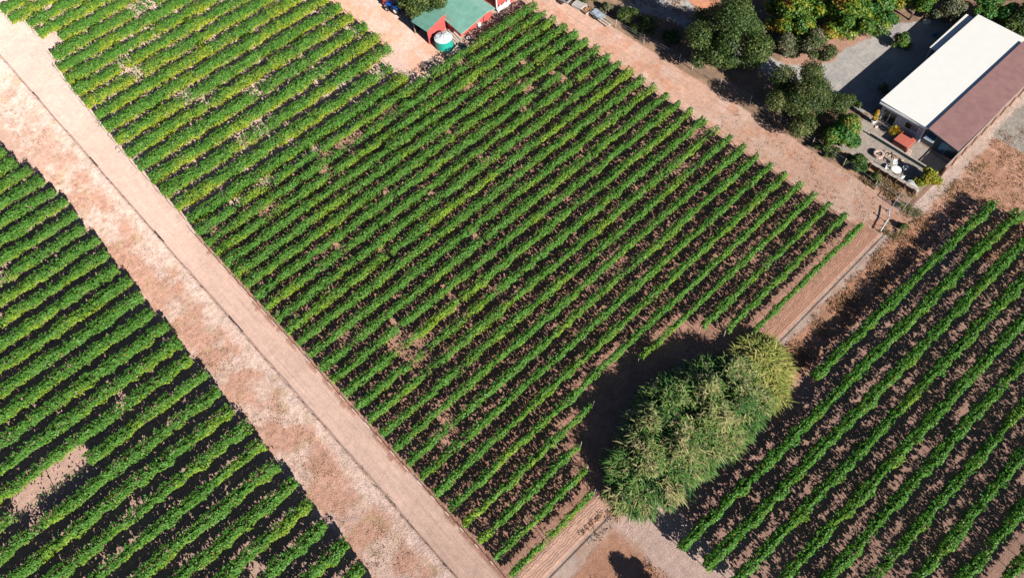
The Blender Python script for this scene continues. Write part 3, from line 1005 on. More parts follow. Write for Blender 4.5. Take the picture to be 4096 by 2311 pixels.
PALEB = mat('pale_blue_pipe', (.42, .50, .55), .45, .1)
t = empty('irrigation_pipe', (72.8, 13.2, 0), 0, 'bent pale blue irrigation pipe on short stands at the track corner', 'pipe')
MB().tube([(-2.1, -.3, .55), (-1.0, -.12, .6), (0, .05, .62), (.9, .45, .62), (1.75, .9, .6)], .07, 8).build('pipe', PALEB, t)
for p in ((-1.9, -.27), (0, .05), (1.65, .85)):
    MB().box((p[0], p[1], .27), (.09, .09, .54)).box((p[0], p[1], .04), (.4, .3, .06)).build('stand', WOOD, t)
MB().lathe([(.11, 0), (.11, .1), (.05, .14), (.05, .3), (.12, .31), (.12, .35)], 10, (0, .05, .66)).build('valve', STEEL, t)

t = empty('wire_enclosure', (76.3, 13.5, 0), 0, 'small square wire mesh enclosure at the garden corner', 'enclosure')
cs = [(-.75, .6), (.78, .78), (.74, -.56), (-.57, -.7)]
for c in cs:
    MB().box((c[0], c[1], .6), (.07, .07, 1.3)).build('post', POSTM, t)
for i in range(4):
    a, b = cs[i], cs[(i + 1) % 4]
    m = MB().tube([(a[0], a[1], 1.2), (b[0], b[1], 1.2)], .035, 5).tube([(a[0], a[1], .12), (b[0], b[1], .12)], .03, 5)
    for k in range(1, 9):
        f = k / 9
        m.tube([(a[0] + (b[0] - a[0]) * f, a[1] + (b[1] - a[1]) * f, .12), (a[0] + (b[0] - a[0]) * f, a[1] + (b[1] - a[1]) * f, 1.2)], .006, 3)
    for z in (.35, .6, .85):
        m.tube([(a[0], a[1], z), (b[0], b[1], z)], .006, 3)
    m.build('mesh_panel', STEEL, t)
tree('garden_plant', 76.2, 13.4, .6, .7, 700, .13, BRIGHT, 'small green plant inside the wire enclosure', 'plant', nb=5, trunk_r=.03, seed=51, zlow=.05)

t = empty('mesh_fence', (76.6, 15.7, 0), 0, 'short wire mesh fence beside the square enclosure', 'fence')
for p in ((-.35, 1.45), (.5, 1.42), (.45, -1.4)):
    MB().box((p[0], p[1], .5), (.06, .06, 1.05)).build('post', POSTM, t)
m = MB()
for z in (.1, .5, 1.0):
    m.tube([(-.35, 1.45, z), (.5, 1.42, z), (.45, -1.4, z)], .015, 4)
for k in range(14):
    m.tube([(.5 - .0035 * k, 1.42 - .2 * k, .1), (.5 - .0035 * k, 1.42 - .2 * k, 1.0)], .006, 3)
m.build('mesh_panel', STEEL, t)

# lower timber wall with a plank cap and upper garden wall
t = empty('timber_retaining_wall', (79.1, 16.6, 0), 0, 'brown timber wall with grey plank cap along the lower patio edge', 'wall')
BROWNW = mat('brown_timber', (.16, .095, .065), .85, .3, 5, .4)
GREYW = mat('grey_timber', (.36, .31, .27), .85, .25, 6, .4)
MB().box((0, 0, .42), (.12, 7.0, .84)).build('boards', BROWNW, t)
for k in range(4):
    MB().box((.12, -2.62 + 1.75 * k, .875), (.5, 1.70, .06), .012 * (-1) ** k).build('cap_plank', GREYW, t)
for k in range(6):
    MB().box((-.12, -3.2 + 1.28 * k, .5), (.11, .11, 1.05)).build('post', BROWNW, t)
t = empty('garden_wall', (83.8, 18.8, 0), 0, 'low dark teal garden wall with pale top between the patio terraces', 'wall')
TEAL = mat('dark_teal_boards', (.035, .075, .085), .7, .2, 4)
MB().prism([(-.02, -4.2, 0), (.14, -4.2, 0), (.30, 4.2, 0), (.14, 4.2, 0)], [(-.02, -4.2, .5), (.14, -4.2, .5), (.30, 4.2, .5), (.14, 4.2, .5)]).build('boards', TEAL, t)
MB().prism([(-.05, -4.25, .503), (.17, -4.25, .503), (.33, 4.25, .503), (.11, 4.25, .503)], [(-.05, -4.25, .56), (.17, -4.25, .56), (.33, 4.25, .56), (.11, 4.25, .56)]).build('cap', GREYW, t)

t = empty('board_fence', (94.3, 12.45, 0), 0, 'long brown board fence running beside the maroon roof', 'fence')
BR2 = mat('red_brown_boards', (.20, .105, .08), .85, .25, 4, .4)
m = MB()
for k in range(67):
    x = -10.0 + .3 * k
    m.box((x, 0, .84 + .02 * math.sin(k * 5.1)), (.28, .035, 1.66), .0)
m.build('boards', BR2, t)
MB().box((-.05, .05, 1.75), (20.2, .16, .05)).build('cap_rail', GREYW, t)
for k in range(9):
    MB().box((-10 + 2.5 * k, -.09, .8), (.11, .11, 1.75)).build('post', BROWNW, t)


# ------------------------------------------------------------------ house
WHITE = mat('white_roof_coating', (.66, .665, .635), .55, .02, .6)
LAV = mat('lavender_siding', (.46, .47, .53), .6, .05, 2, stripes=None)
TRIM = mat('white_trim', (.75, .76, .78), .5, .04)
GLASS = mat('dark_window_glass', (.02, .03, .03), .08, .1, 2, spec=.6)
MAROON = mat('maroon_roof_felt', (.225, .125, .12), .9, .12, 1.0, .25)
DRK = mat('dark_teal_wall', (.06, .085, .10), .7, .1)
h = empty('house', (99.2, 19, 0), 0, 'long low house with bright white flat roof and maroon roofed lean-to', 'house')


def hb(m, x0, x1, y0, y1, z0, z1):
    return m.box(((x0 + x1) / 2 - 99.2, (y0 + y1) / 2 - 19, (z0 + z1) / 2), (x1 - x0, y1 - y0, z1 - z0))


hb(MB(), 87.5, 111.1, 17.62, 24.1, 0, 3.0).build('wall', LAV, h)
m = MB()
c = [(86.95, 17.25), (111.5, 16.8), (111.7, 24.15), (87.25, 24.6)]
c = [(x - 99.2, y - 19) for x, y in c]
m.prism([(x, y, 3.02) for x, y in c], [(x, y, 3.22) for x, y in c])
m.build('roof', WHITE, h, .02)
# eaves board below the roof at the patio gable
hb(MB(), 87.02, 87.10, 17.62, 24.5, 2.78, 3.015).build('fascia', TRIM, h)
hb(MB(), 101.5, 111.4, 24.13, 25.6, 2.55, 2.66).build('awning', WHITE, h)
for x in (102, 106.5, 111):
    hb(MB(), x - .05, x + .05, 25.45, 25.55, 0, 2.55).build('awning_post', TRIM, h)
hb(MB(), 87.7, 110.8, 12.75, 17.58, 0, 3.08).build('lean_to_wall', DRK, h)
m = MB()
q = [(86.15, 12.55, 3.22), (109.9, 12.2, 3.22), (110.3, 16.75, 3.50), (86.75, 17.25, 3.50)]
q = [(x - 99.2, y - 19, z) for x, y, z in q]
m.prism([(x, y, z - .16) for x, y, z in q], q)
m.build('lean_to_roof', MAROON, h, .02)
m = MB()
m.prism([(86.07 - 99.2, 12.5 - 19, 3.03), (86.14 - 99.2, 12.5 - 19, 3.03), (86.73 - 99.2, 17.25 - 19, 3.3), (86.66 - 99.2, 17.25 - 19, 3.3)],
        [(86.07 - 99.2, 12.5 - 19, 3.22), (86.14 - 99.2, 12.5 - 19, 3.22), (86.73 - 99.2, 17.25 - 19, 3.5), (86.66 - 99.2, 17.25 - 19, 3.5)])
m.build('lean_to_fascia', DRK, h)


def window(y0, y1, z0, z1, muntins=1, name='window', glass=GLASS):
    f = MB()
    for a, b, c_, d in ((y0 - .08, y0, z0 - .08, z1 + .08), (y1, y1 + .08, z0 - .08, z1 + .08), (y0, y1, z1, z1 + .08), (y0, y1, z0 - .08, z0)):
        hb(f, 87.40, 87.497, a, b, c_, d)
    for k in range(1, muntins + 1):
        yy = y0 + (y1 - y0) * k / (muntins + 1)
        hb(f, 87.41, 87.497, yy - .03, yy + .03, z0, z1)
    o = f.build(name, TRIM, h)
    g = hb(MB(), 87.45, 87.49, y0, y1, z0, z1).build('pane', glass, o)
    return o


window(21.7, 23.6, .12, 2.2, 1, 'sliding_door')
window(19.45, 20.3, 1.15, 2.1, 0)
window(18.45, 19.35, 1.15, 2.1, 0, 'window', mat('curtained_glass', (.22, .20, .22), .25, .1))
LAMPM = mat('lamp_shell', (.8, .8, .78), .4, .05)
for yy in (21.2, 17.95):
    MB().lathe([(.02, .16), (.05, .14), (.09, 0), (.06, -.04)], 10, (87.36 - 99.2, yy - 19, 2.05)).build('wall_lamp', LAMPM, h)
hb(MB(), 87.35, 87.49, 17.64, 17.80, 0, 2.95).build('corner_board', TRIM, h)
m = MB()
m.box((86.9 - 99.2, 16.45 - 19, 2.32), (1.5, 1.25, .04), .02)
o = m.build('glazed_canopy', mat('blue_grey_sheet', (.13, .19, .25), .25, .1), h)
MB().box((86.13 - 99.2, 16.45 - 19, 2.32), (.06, 1.33, .08)).box((86.9 - 99.2, 15.79 - 19, 2.32), (1.5, .06, .08)).build('canopy_rim', TRIM, o)
hb(MB(), 87.62, 87.69, 14.2, 15.1, .05, 2.05).build('door', mat('blue_door', (.05, .11, .19), .5, .1), h)

# hot tub
t = empty('hot_tub', (85.75, 18.95, 0), R(-2), 'square red brown hot tub with folding cover beside the house wall', 'hot tub')
RED = mat('red_brown_cover', (.42, .12, .085), .6, .06, 2)
TUB = mat('tub_side_boards', (.20, .07, .055), .7, .2, 5)
MB().box((0, 0, .38), (2.1, 2.1, .76)).build('cabinet', TUB, t, .04)
for s in (-1, 1):
    MB().box((0, s * .545, .84), (2.2, 1.07, .13), rx=-s * .02).build('cover_half', RED, t, .03)
t = empty('step_box', (84.75, 17.55, 0), R(8), 'small pinkish step box at the corner of the hot tub', 'step')
SAND = mat('pink_plastic', (.55, .38, .33), .6, .08)
MB().box((0, 0, .12), (.7, .55, .24)).build('lower_tread', SAND, t, .02)
MB().box((.17, 0, .33), (.34, .53, .176)).build('upper_tread', SAND, t, .02)

# plants by the wall
t = empty('yucca_plant', (86.4, 20.85, 0), 0, 'spiky yellow plant in front of the window beside the hot tub', 'plant')
n = 120
az = rng.rand(n) * 6.28
el = rng.rand(n) * 1.35 + .05
d = np.stack([np.cos(az) * np.cos(el), np.sin(az) * np.cos(el), np.sin(el)], 1)
P0 = np.array([0, 0, .55]) + d * .08
V = []
wv = np.stack([-np.sin(az), np.cos(az), np.zeros(n)], 1) * .045
ln = .75 + .25 * rng.rand(n)
P1 = P0 + d * (ln * .6)[:, None]
P2 = P0 + d * ln[:, None] - np.array([0, 0, .14])
V = np.stack([P0 - wv, P0 + wv, P1 + wv, P1 - wv, P2 + wv * .1, P2 - wv * .1], 1).reshape(-1, 3)
b = (np.arange(n) * 6)[:, None]
F = np.concatenate([b + np.array([[0, 1, 2, 3]]), b + np.array([[3, 2, 4, 5]])])
C = np.array([(.42, .30, .02), (.34, .30, .03), (.48, .25, .03), (.22, .24, .03)])[rng.randint(0, 4, n)]
link('leaf_rosette', np_mesh('leaf_rosette', V, F, TLEAF, {'tint': np.repeat(C, 6, 0)}), t)
MB().tube([(0, 0, -.05), (0, 0, .6)], [.1, .07], 8).build('stem', BARK, t)
t = empty('planter_pot', (86.35, 24.0, 0), 0, 'white planter pot holding the orange shrub', 'planter')
MB().lathe([(.24, 0), (.36, .5), (.40, .52), (.40, .58), (.34, .58), (.33, .5)], 18).build('pot', TRIM, t)
MB().lathe([(.32, .47), (.31, .50)], 18).build('potting_soil', BARK, t)
o = tree('orange_shrub', 86.35, 24.05, .62, 2.3, 1700, .17, [(3, (.42, .22, .03)), (2, (.34, .25, .03)), (1, (.18, .17, .03))], 'upright orange yellow shrub growing in the white planter', 'shrub', nb=6, seed=61, zlow=.25, trunk_r=.05)

STONE = mat('grey_stone', (.36, .31, .29), .9, .2, 4, .5)


def rock(x, y, r, label, seed, mt=STONE, name='rock', z=.0, group=None, sq=.6):
    r_ = np.random.RandomState(seed)
    import bmesh
    bm = bmesh.new()
    bmesh.ops.create_icosphere(bm, subdivisions=3, radius=r)
    ph = r_.rand(6) * 6
    for v in bm.verts:
        c_ = v.co / r
        k = 1 + .16 * math.sin(3 * c_.x + ph[0]) + .14 * math.sin(4 * c_.y + ph[1]) + .1 * math.sin(5 * c_.z + ph[2]) + .06 * math.sin(9 * c_.x + 7 * c_.y + ph[3])
        v.co = Vector((v.co.x * k * (1 + .25 * math.sin(ph[4])), v.co.y * k * (1 + .25 * math.sin(ph[5])), v.co.z * k * sq))
    me = bpy.data.meshes.new(name)
    bm.to_mesh(me)
    bm.free()
    me.materials.append(mt)
    o = link(name, me)
    o.location = (x, y, z + r * sq * .6)
    return tag(o, label, 'rock', group)


rock(79.95, 14.25, .75, 'large smooth grey boulder at the lower patio corner', 2, mat('smooth_grey_rock', (.33, .34, .34), .8, .15, 3, .3), 'boulder')
rock(86.6, 22.9, .28, 'grey rock below the sliding door, nearest the planter', 3)
rock(86.2, 22.5, .22, 'small dark rock in front of the sliding door', 4, mat('dark_stone', (.12, .12, .12), .9, .2, 4, .4))
rock(86.7, 22.0, .25, 'pinkish rock under the sliding door threshold', 5, mat('pink_stone', (.46, .33, .29), .9, .2, 4, .4))
rock(85.9, 23.2, .26, 'flat pale pink stone on the patio near the planter', 6, mat('pale_pink_stone', (.55, .44, .40), .9, .15, 4, .3), sq=.3)
rock(86.5, 21.5, .2, 'round rock between the sliding door and spiky plant', 7)
rock(109.3, 29.7, .45, 'pale boulder at the far edge of the gravel drive', 9, mat('pale_boulder', (.5, .49, .46), .9, .15, 3, .4), 'boulder')

# fire pit
t = empty('fire_pit', (81.65, 20.15, 0), 0, 'round pinkish stone fire pit ring on the gravel patio', 'fire pit')
m = MB()
PINK = mat('pink_block', (.50, .36, .32), .85, .2, 5, .4)
for row in range(2):
    for k in range(14):
        a = 2 * math.pi * (k + .5 * row) / 14
        m.box((.55 * math.cos(a), .55 * math.sin(a), .13 + .235 * row), (.24, .235, .22), a)
m.build('ring', PINK, t)
MB().lathe([(.40, .02), (.40, .14), (.1, .17)], 16).build('ash_bed', mat('ash', (.03, .03, .03), .95, .3), t)
o = MB().tube([(-.25, -.1, .22), (.22, .12, .26)], .06, 7)
o.tube([(-.2, .18, .22), (.2, -.15, .33)], .05, 7).build('charred_wood', GREYW, t)

# table and chairs
PLAST = mat('white_plastic', (.80, .81, .82), .35, .03)
t = empty('patio_table', (80.55, 16.95, 0), 0, 'round white plastic patio table among the white chairs', 'table')
MB().lathe([(.02, .70), (.62, .70), (.64, .715), (.64, .735), (.62, .745), (.02, .745)], 28).build('tabletop', PLAST, t)
for k in range(4):
    a = R(45 + 90 * k)
    MB().tube([(.5 * math.cos(a), .5 * math.sin(a), 0), (.38 * math.cos(a), .38 * math.sin(a), .7)], [.025, .03], 6).build('leg', PLAST, t)


def chair(x, y, rz, label, src=[None]):
    t = empty('patio_chair', (x, y, 0), rz, label, 'chair', 'white plastic chairs round the patio table')
    if src[0] is None:
        MB().box((0, 0, .43), (.48, .46, .035)).build('seat', PLAST, t, .012)
        m = MB().box((0, -.25, .86), (.46, .03, .06), rx=-.15)
        for k in range(5):
            m.box((-.18 + .09 * k, -.235, .64), (.06, .02, .42), rx=-.15)
        m.build('backrest', PLAST, t)
        for s in (-1, 1):
            MB().box((s * .25, .0, .66), (.05, .46, .03)).box((s * .25, .2, .54), (.04, .04, .24)).build('armrest', PLAST, t)
            for q in (-1, 1):
                MB().tube([(s * .25, q * .24, 0), (s * .21, q * .19, .43)], .022, 6).build('leg', PLAST, t)
        src[0] = t
    else:
        copy_parts(src[0], t)
    return t


for x, y, lb in ((81.6, 17.75, 'white plastic chair on the fire pit and house side of the round table'), (81.7, 16.3, 'shaded white chair behind the round table, toward the dark patio'),
                 (80.2, 18.0, 'white chair left of the round table, nearest the fire pit'), (79.5, 17.2, 'white chair against the timber wall below the round table'),
                 (80.1, 15.85, 'white chair on the boulder side of the round table')):
    chair(x, y, math.atan2(16.95 - y, 80.55 - x) - math.pi / 2, lb)

LOGW = mat('split_log', (.42, .31, .22), .85, .3, 6, .4)
log_me = MB().prism([(-.22, -.07, 0), (.22, -.07, 0), (.22, .07, 0), (-.22, .07, 0)], [(-.22, -.01, .12), (.22, -.01, .12), (.22, .02, .12), (-.22, .02, .12)]).mesh('firewood_log', LOGW)
for k in range(16):
    o = link('firewood_log', log_me)
    o.location = (82.7 + .5 * rng.rand(), 17.4 + .145 * k * 1.05, .0 + (.11 if k % 3 == 0 else .0))
    o.rotation_euler = (0, 0, rng.rand() * 3)
    tag(o, 'split firewood log lying along the dark garden wall', 'log', 'firewood along the garden wall')

MB_ = mat('blue_barrel', (.06, .16, .30), .45, .1)
t = empty('barrel', (107.5, 27.3, 0), 0, 'blue barrel standing in the house shadow on the drive', 'barrel')
MB().lathe([(.27, 0), (.30, .1), (.32, .4), (.30, .75), (.27, .85), (.22, .86)], 16).build('drum', MB_, t)
MB().lathe([(.29, .66), (.335, .66), (.335, .70), (.29, .70)], 16, close=True).build('hoop', STEEL, t)


# ------------------------------------------------------------------ sheds
REDW = mat('red_painted_boards', (.50, .095, .085), .65, .12, 2.5, stripes=(3.2, 0))
GREENR = mat('green_roof_sheet', (.17, .36, .29), .5, .16, .8, spec=.4)
RUST = mat('rust_stain', (.30, .17, .12), .8, .3, 3)
DARKIN = mat('dark_interior_boards', (.05, .04, .035), .9, .2)
s = empty('small_shed', (56.0, 83.5, 0), 0, 'small red lean-to shed with ribbed green roof, open on the yard side', 'shed')
ox, oy = 56.0, 83.5


def rel(p):
    return [(q[0] - ox, q[1] - oy) + tuple(q[2:]) for q in p]


Fc, Bc, Rc, Lc = (53.95, 81.35), (58.45, 82.45), (58.05, 85.9), (54.05, 85.0)


def wall_panel(a, b, za, zb, th, mt, name, parent, inset=0):
    d = Vector((b[0] - a[0], b[1] - a[1], 0)).normalized()
    nn = Vector((-d.y, d.x, 0)) * th
    base = [(a[0], a[1], 0), (b[0], b[1], 0), (b[0] + nn.x, b[1] + nn.y, 0), (a[0] + nn.x, a[1] + nn.y, 0)]
    zz = [za, zb, zb, za]
    return MB().prism(rel(base), rel([(p[0], p[1], z) for p, z in zip(base, zz)])).build(name, mt, parent)


wall_panel(Fc, Bc, 2.62, 2.62, .08, REDW, 'front_wall', s)
wall_panel(Bc, Rc, 2.62, 2.2, .08, REDW, 'end_wall', s)
wall_panel(Rc, Lc, 2.2, 2.2, .08, DARKIN, 'back_wall', s)
MB().box((54.06 - ox, 84.95 - oy, 1.1), (.12, .12, 2.2)).build('corner_post', WOOD, s)
m = MB()
rc = [(53.72, 81.15, 2.72), (58.62, 82.3, 2.72), (58.3, 86.15, 2.30), (53.85, 85.2, 2.30)]
nrib = 16
for k in range(nrib):
    f0, f1 = k / nrib, (k + .5) / nrib
    f2 = (k + 1) / nrib

    def pt(f, e, dz):
        a = Vector(rc[0]).lerp(Vector(rc[1]), f)
        b = Vector(rc[3]).lerp(Vector(rc[2]), f)
        p = a.lerp(b, e)
        return (p.x - ox, p.y - oy, p.z + dz)
    for a, b, za, zb in ((f0, f1, 0, .09), (f1, f2, .09, 0)):
        m.add([pt(a, 0, za), pt(b, 0, zb), pt(b, 1, zb), pt(a, 1, za)], [(0, 1, 2, 3)])
        m.add([pt(a, 0, za - .03), pt(b, 0, zb - .03), pt(b, 1, zb - .03), pt(a, 1, za - .03)], [(3, 2, 1, 0)])
m.build('roof', GREENR, s)

s = empty('barn', (61.5, 82, 0), 0, 'red barn with smooth green roof and rust patch', 'barn')
ox, oy = 61.5, 82.0
wall_panel((58.5, 79.15), (64.9, 78.85), 1.75, 2.55, .1, REDW, 'front_wall', s)
wall_panel((64.9, 78.85), (64.6, 90), 2.55, 2.55, .1, REDW, 'end_wall', s)
wall_panel((58.7, 90), (58.5, 79.15), 1.75, 1.75, .1, REDW, 'yard_wall', s)
A0, B0 = (57.75, 77.95, 1.62), (62.95, 77.75, 2.70)
A1, B1 = (59.0, 91.0, 1.62), (63.2, 91, 2.70)
D0, D1 = (64.75, 77.7, 2.52), (65.1, 91, 2.52)
MB().prism(rel([(p[0], p[1], p[2] - .08) for p in (A0, B0, B1, A1)]), rel([A0, B0, B1, A1])).build('roof_slope', GREENR, s)
MB().prism(rel([(p[0], p[1], p[2] - .08) for p in (B0, D0, D1, B1)]), rel([B0, D0, D1, B1])).build('roof_slope', mat('green_roof_sheet_lit', (.22, .40, .33), .45, .08, 1.2), s)  # paler copy of the roof green, this slope's light put into its colour
sl = (2.70 - 1.62) / 5.2
m = MB()
for cx, cy, rx_, ry_, ph in ((59.7, 83.1, .75, 1.7, .1), (59.5, 81.3, .2, .4, 1), (60.2, 85.2, .6, .6, 2)):
    vs = []
    for k in range(24):
        a = 2 * math.pi * k / 24
        r_ = 1 + .18 * math.sin(3 * a + ph) + .12 * math.sin(7 * a + 2 * ph)
        x = cx + rx_ * r_ * math.cos(a)
        y = cy + ry_ * r_ * math.sin(a)
        x0e = 57.75 + (y - 77.95) * 1.25 / 13.05
        x1e = 62.95 + (y - 77.75) * .25 / 13.25
        z = 1.62 + 1.08 * (x - x0e) / (x1e - x0e) + .010
        vs.append((x - ox, y - oy, z))
    m.add(vs, [tuple(range(24))])
m.build('rust_patch', RUST, s)
MB().box((63.1 - ox, 78.87 - oy, .95), (.06, .1, 1.9)).build('corner_trim', DARKIN, s)
t = empty('utility_box', (62.0, 78.75, 0), 0, 'pale green utility box against the red barn wall', 'box')
PG = mat('pale_green_paint', (.42, .52, .48), .5, .08)
MB().box((0, 0, .45), (.62, .45, .7)).build('casing', PG, t, .03)
MB().box((0, -.235, .5), (.45, .02, .35)).build('louvre_panel', TRIM, t)
MB().box((0, 0, .05), (.7, .5, .1)).build('plinth', STONE, t)

s = empty('red_outbuilding', (68, 82, 0), 0, 'second red building at the top edge with a white corner post', 'shed')
ox, oy = 68.0, 82.0
wall_panel((66.7, 79.75), (70.2, 79.35), 2.5, 2.5, .1, REDW, 'front_wall', s)
wall_panel((70.2, 79.35), (70.6, 88), 2.5, 2.5, .1, REDW, 'end_wall', s)
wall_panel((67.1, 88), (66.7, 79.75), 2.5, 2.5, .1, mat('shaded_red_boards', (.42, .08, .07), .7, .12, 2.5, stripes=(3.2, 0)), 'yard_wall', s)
MB().box((66.66 - ox, 79.66 - oy, 1.28), (.16, .16, 2.56)).build('corner_post', TRIM, s)
MB().prism(rel([(66.5, 79.6, 2.56), (70.5, 79.15, 2.56), (70.9, 88.2, 2.56), (66.9, 88.2, 2.56)]), rel([(66.5, 79.6, 2.64), (70.5, 79.15, 2.64), (70.9, 88.2, 2.9), (66.9, 88.2, 2.9)])).build('roof', GREENR, s)
t = empty('picket_fence', (67.7, 79.0, 0), 0, 'short white picket fence leaning below the second red building', 'fence')
for k in range(9):
    x = -1.25 + .31 * k
    MB().prism([(x - .1, -.02, 0), (x + .1, -.02, 0), (x + .1, .02, 0), (x - .1, .02, 0)], [(x - .1, .16, .78 + .1 * (k % 3)), (x + .1, .16, .78 + .1 * (k % 3)), (x + .1, .2, .78 + .1 * (k % 3)), (x - .1, .2, .78 + .1 * (k % 3))]).build('picket', TRIM, t)
MB().box((0, .02, .3), (2.8, .04, .09)).build('rail', TRIM, t)

# water tank
t = empty('water_tank', (55.38, 79.45, 0), .2, 'round teal water tank with pale domed lid beside the small red shed', 'water tank')
TEALT = mat('teal_plastic', (.02, .27, .22), .4, .06, 1.5)
LID = mat('pale_tank_lid', (.62, .68, .68), .4, .06, 2)
MB().lathe([(1.36, 0), (1.40, .08), (1.40, 1.5), (1.36, 1.6)], 40).build('drum', TEALT, t)
m = MB()
n = 40
for k in range(n):
    a0, a1 = 2 * math.pi * k / n, 2 * math.pi * (k + 1) / n
    m.add([(1.42 * math.cos(a0), 1.42 * math.sin(a0), 1.60), (1.42 * math.cos(a1), 1.42 * math.sin(a1), 1.60), (.25 * math.cos(a1), .25 * math.sin(a1), 1.98), (.25 * math.cos(a0), .25 * math.sin(a0), 1.98)], [(0, 1, 2, 3)])
m.add([(.25 * math.cos(2 * math.pi * k / n), .25 * math.sin(2 * math.pi * k / n), 1.98) for k in range(n)], [tuple(range(n))])
m.build('lid', LID, t)
RIBM = mat('grey_rib', (.28, .31, .32), .5, .1)
for k in range(8):
    a = 2 * math.pi * k / 8 + .1
    MB().prism([(.2 * math.cos(a - .3), .2 * math.sin(a - .3), 1.98), (1.38 * math.cos(a - .035), 1.38 * math.sin(a - .035), 1.6), (1.38 * math.cos(a + .035), 1.38 * math.sin(a + .035), 1.6), (.2 * math.cos(a + .3), .2 * math.sin(a + .3), 1.98)],
               [(.2 * math.cos(a - .3), .2 * math.sin(a - .3), 2.03), (1.38 * math.cos(a - .035), 1.38 * math.sin(a - .035), 1.66), (1.38 * math.cos(a + .035), 1.38 * math.sin(a + .035), 1.66), (.2 * math.cos(a + .3), .2 * math.sin(a + .3), 2.03)]).build('rib', RIBM if k % 2 else LID, t)
MB().lathe([(.30, 0), (.34, .05), (.34, .16), (.28, .2), (.05, .21)], 18, (-.35, .85, 1.72)).build('hatch', mat('grey_hatch', (.42, .45, .48), .5, .05), t)

# lumber and junk beside the barn
PLANK = mat('pale_plank', (.56, .47, .40), .8, .2, 4, .3)
t = empty('lumber_pile', (57.7, 79.9, 0), R(80), 'pile of long pale boards slanting beside the barn corner', 'lumber pile')
for k in range(11):
    MB().box((rng.normal() * .15, -.7 + .14 * k + rng.normal() * .03, .1 + .09 * (k % 3)), (3.2 + rng.rand() * .8, .16, .05), rng.normal() * .06, ry=.03).build('board', PLANK, t)
t = empty('scrap_pile', (55.7, 77.2, 0), R(20), 'heap of whitish boards and scrap in front of the water tank', 'scrap pile')
for k in range(10):
    MB().box((rng.normal() * .3, -.45 + .1 * k, .15 + .08 * (k % 4)), (1.5 + rng.rand() * .6, .17, .05), rng.normal() * .25, ry=rng.normal() * .08).build('board', PLANK if k % 3 else GREYW, t)
rock(57.0, 77.0, .7, 'crumpled dark blue grey tarp heap between scrap and vines', 12, mat('dark_tarp', (.07, .085, .11), .5, .3, 3, .6), 'tarp_heap', sq=.55)['category'] = 'tarp'
rock(59.0, 78.0, .3, 'white sack by the lowest barn roof corner', 13, TRIM, 'sack', sq=.8)['category'] = 'sack'

# tractor
t = empty('tractor', (55.3, 91.4, 0), R(105), 'blue farm tractor parked half under the yard tree', 'tractor')
BLUE = mat('blue_paint', (.015, .085, .36), .35, .08)
BLK = mat('black_rubber', (.02, .02, .02), .8, .15)
HUB = mat('white_hub', (.7, .7, .68), .45, .05)
MB().box((.9, 0, 1.0), (1.5, .62, .6)).box((1.67, 0, .95), (.06, .5, .5)).build('hood', BLUE, t, .06)
MB().box((-.35, 0, .78), (1.2, .5, .5)).build('chassis', BLK, t)
MB().box((-.45, 0, 1.12), (.5, .5, .1)).box((-.7, 0, 1.4), (.1, .5, .5)).build('seat', BLK, t, .03)
MB().tube([(.1, 0, 1.2), (-.1, 0, 1.5)], .025, 6).lathe([(.17, 0), (.2, 0), (.2, .03), (.17, .03)], 14, (-.12, 0, 1.5), close=True).build('steering_wheel', BLK, t)
for q in (-1, 1):
    m = MB()
    pts = [(-.55 + .78 * math.cos(a), .72 + .78 * math.sin(a)) for a in np.linspace(R(10), R(160), 9)]
    for i in range(8):
        a, b = pts[i], pts[i + 1]
        y0, y1 = q * .42, q * .86
        m.prism([(a[0], y0, a[1]), (b[0], y0, b[1]), (b[0], y1, b[1]), (a[0], y1, a[1])], [(a[0], y0, a[1] + .04), (b[0], y0, b[1] + .04), (b[0], y1, b[1] + .04), (a[0], y1, a[1] + .04)])
    m.build('fender', BLUE, t)
    for (wx, wr, ww) in ((-.55, .68, .36), (1.25, .40, .24)):
        w = MB().lathe([(wr * .55, -ww / 2), (wr * .94, -ww / 2), (wr, -ww / 2 + .05), (wr, ww / 2 - .05), (wr * .94, ww / 2), (wr * .55, ww / 2)], 22, close=True).build('wheel', BLK, t)
        w.location = (wx, q * .64, wr)
        w.rotation_euler = (R(90), 0, 0)
        MB().lathe([(wr * .56, -ww * .32), (wr * .56, ww * .32), (wr * .18, ww * .36)], 16).build('rim', HUB, w)
MB().tube([(-.95, -.5, .9), (-.98, -.48, 2.1), (-.98, .48, 2.1), (-.95, .5, .9)], .035, 6).build('roll_bar', BLK, t)
MB().tube([(1.2, .2, 1.2), (1.2, .2, 1.75)], .035, 8).build('exhaust', BLK, t)
t = empty('red_implement', (55.2, 93.4, 0), R(100), 'red orange farm implement behind the blue tractor', 'farm implement')
ORG = mat('red_orange_paint', (.50, .08, .03), .5, .1)
MB().box((0, 0, .75), (.9, 1.3, .12)).box((.2, 0, 1.0), (.35, 1.0, .4)).build('deck', ORG, t, .03)
MB().tube([(.3, -.4, .8), (.75, 0, .75), (.3, .4, .8)], .05, 6).build('hitch', ORG, t)
for k in range(6):
    d = MB().lathe([(.02, -.01), (.3, -.02), (.3, .02), (.02, .03)], 14).build('disc', STEEL, t)
    d.location = (-.1, -.55 + .22 * k, .30)
    d.rotation_euler = (R(90), 0, R(12))

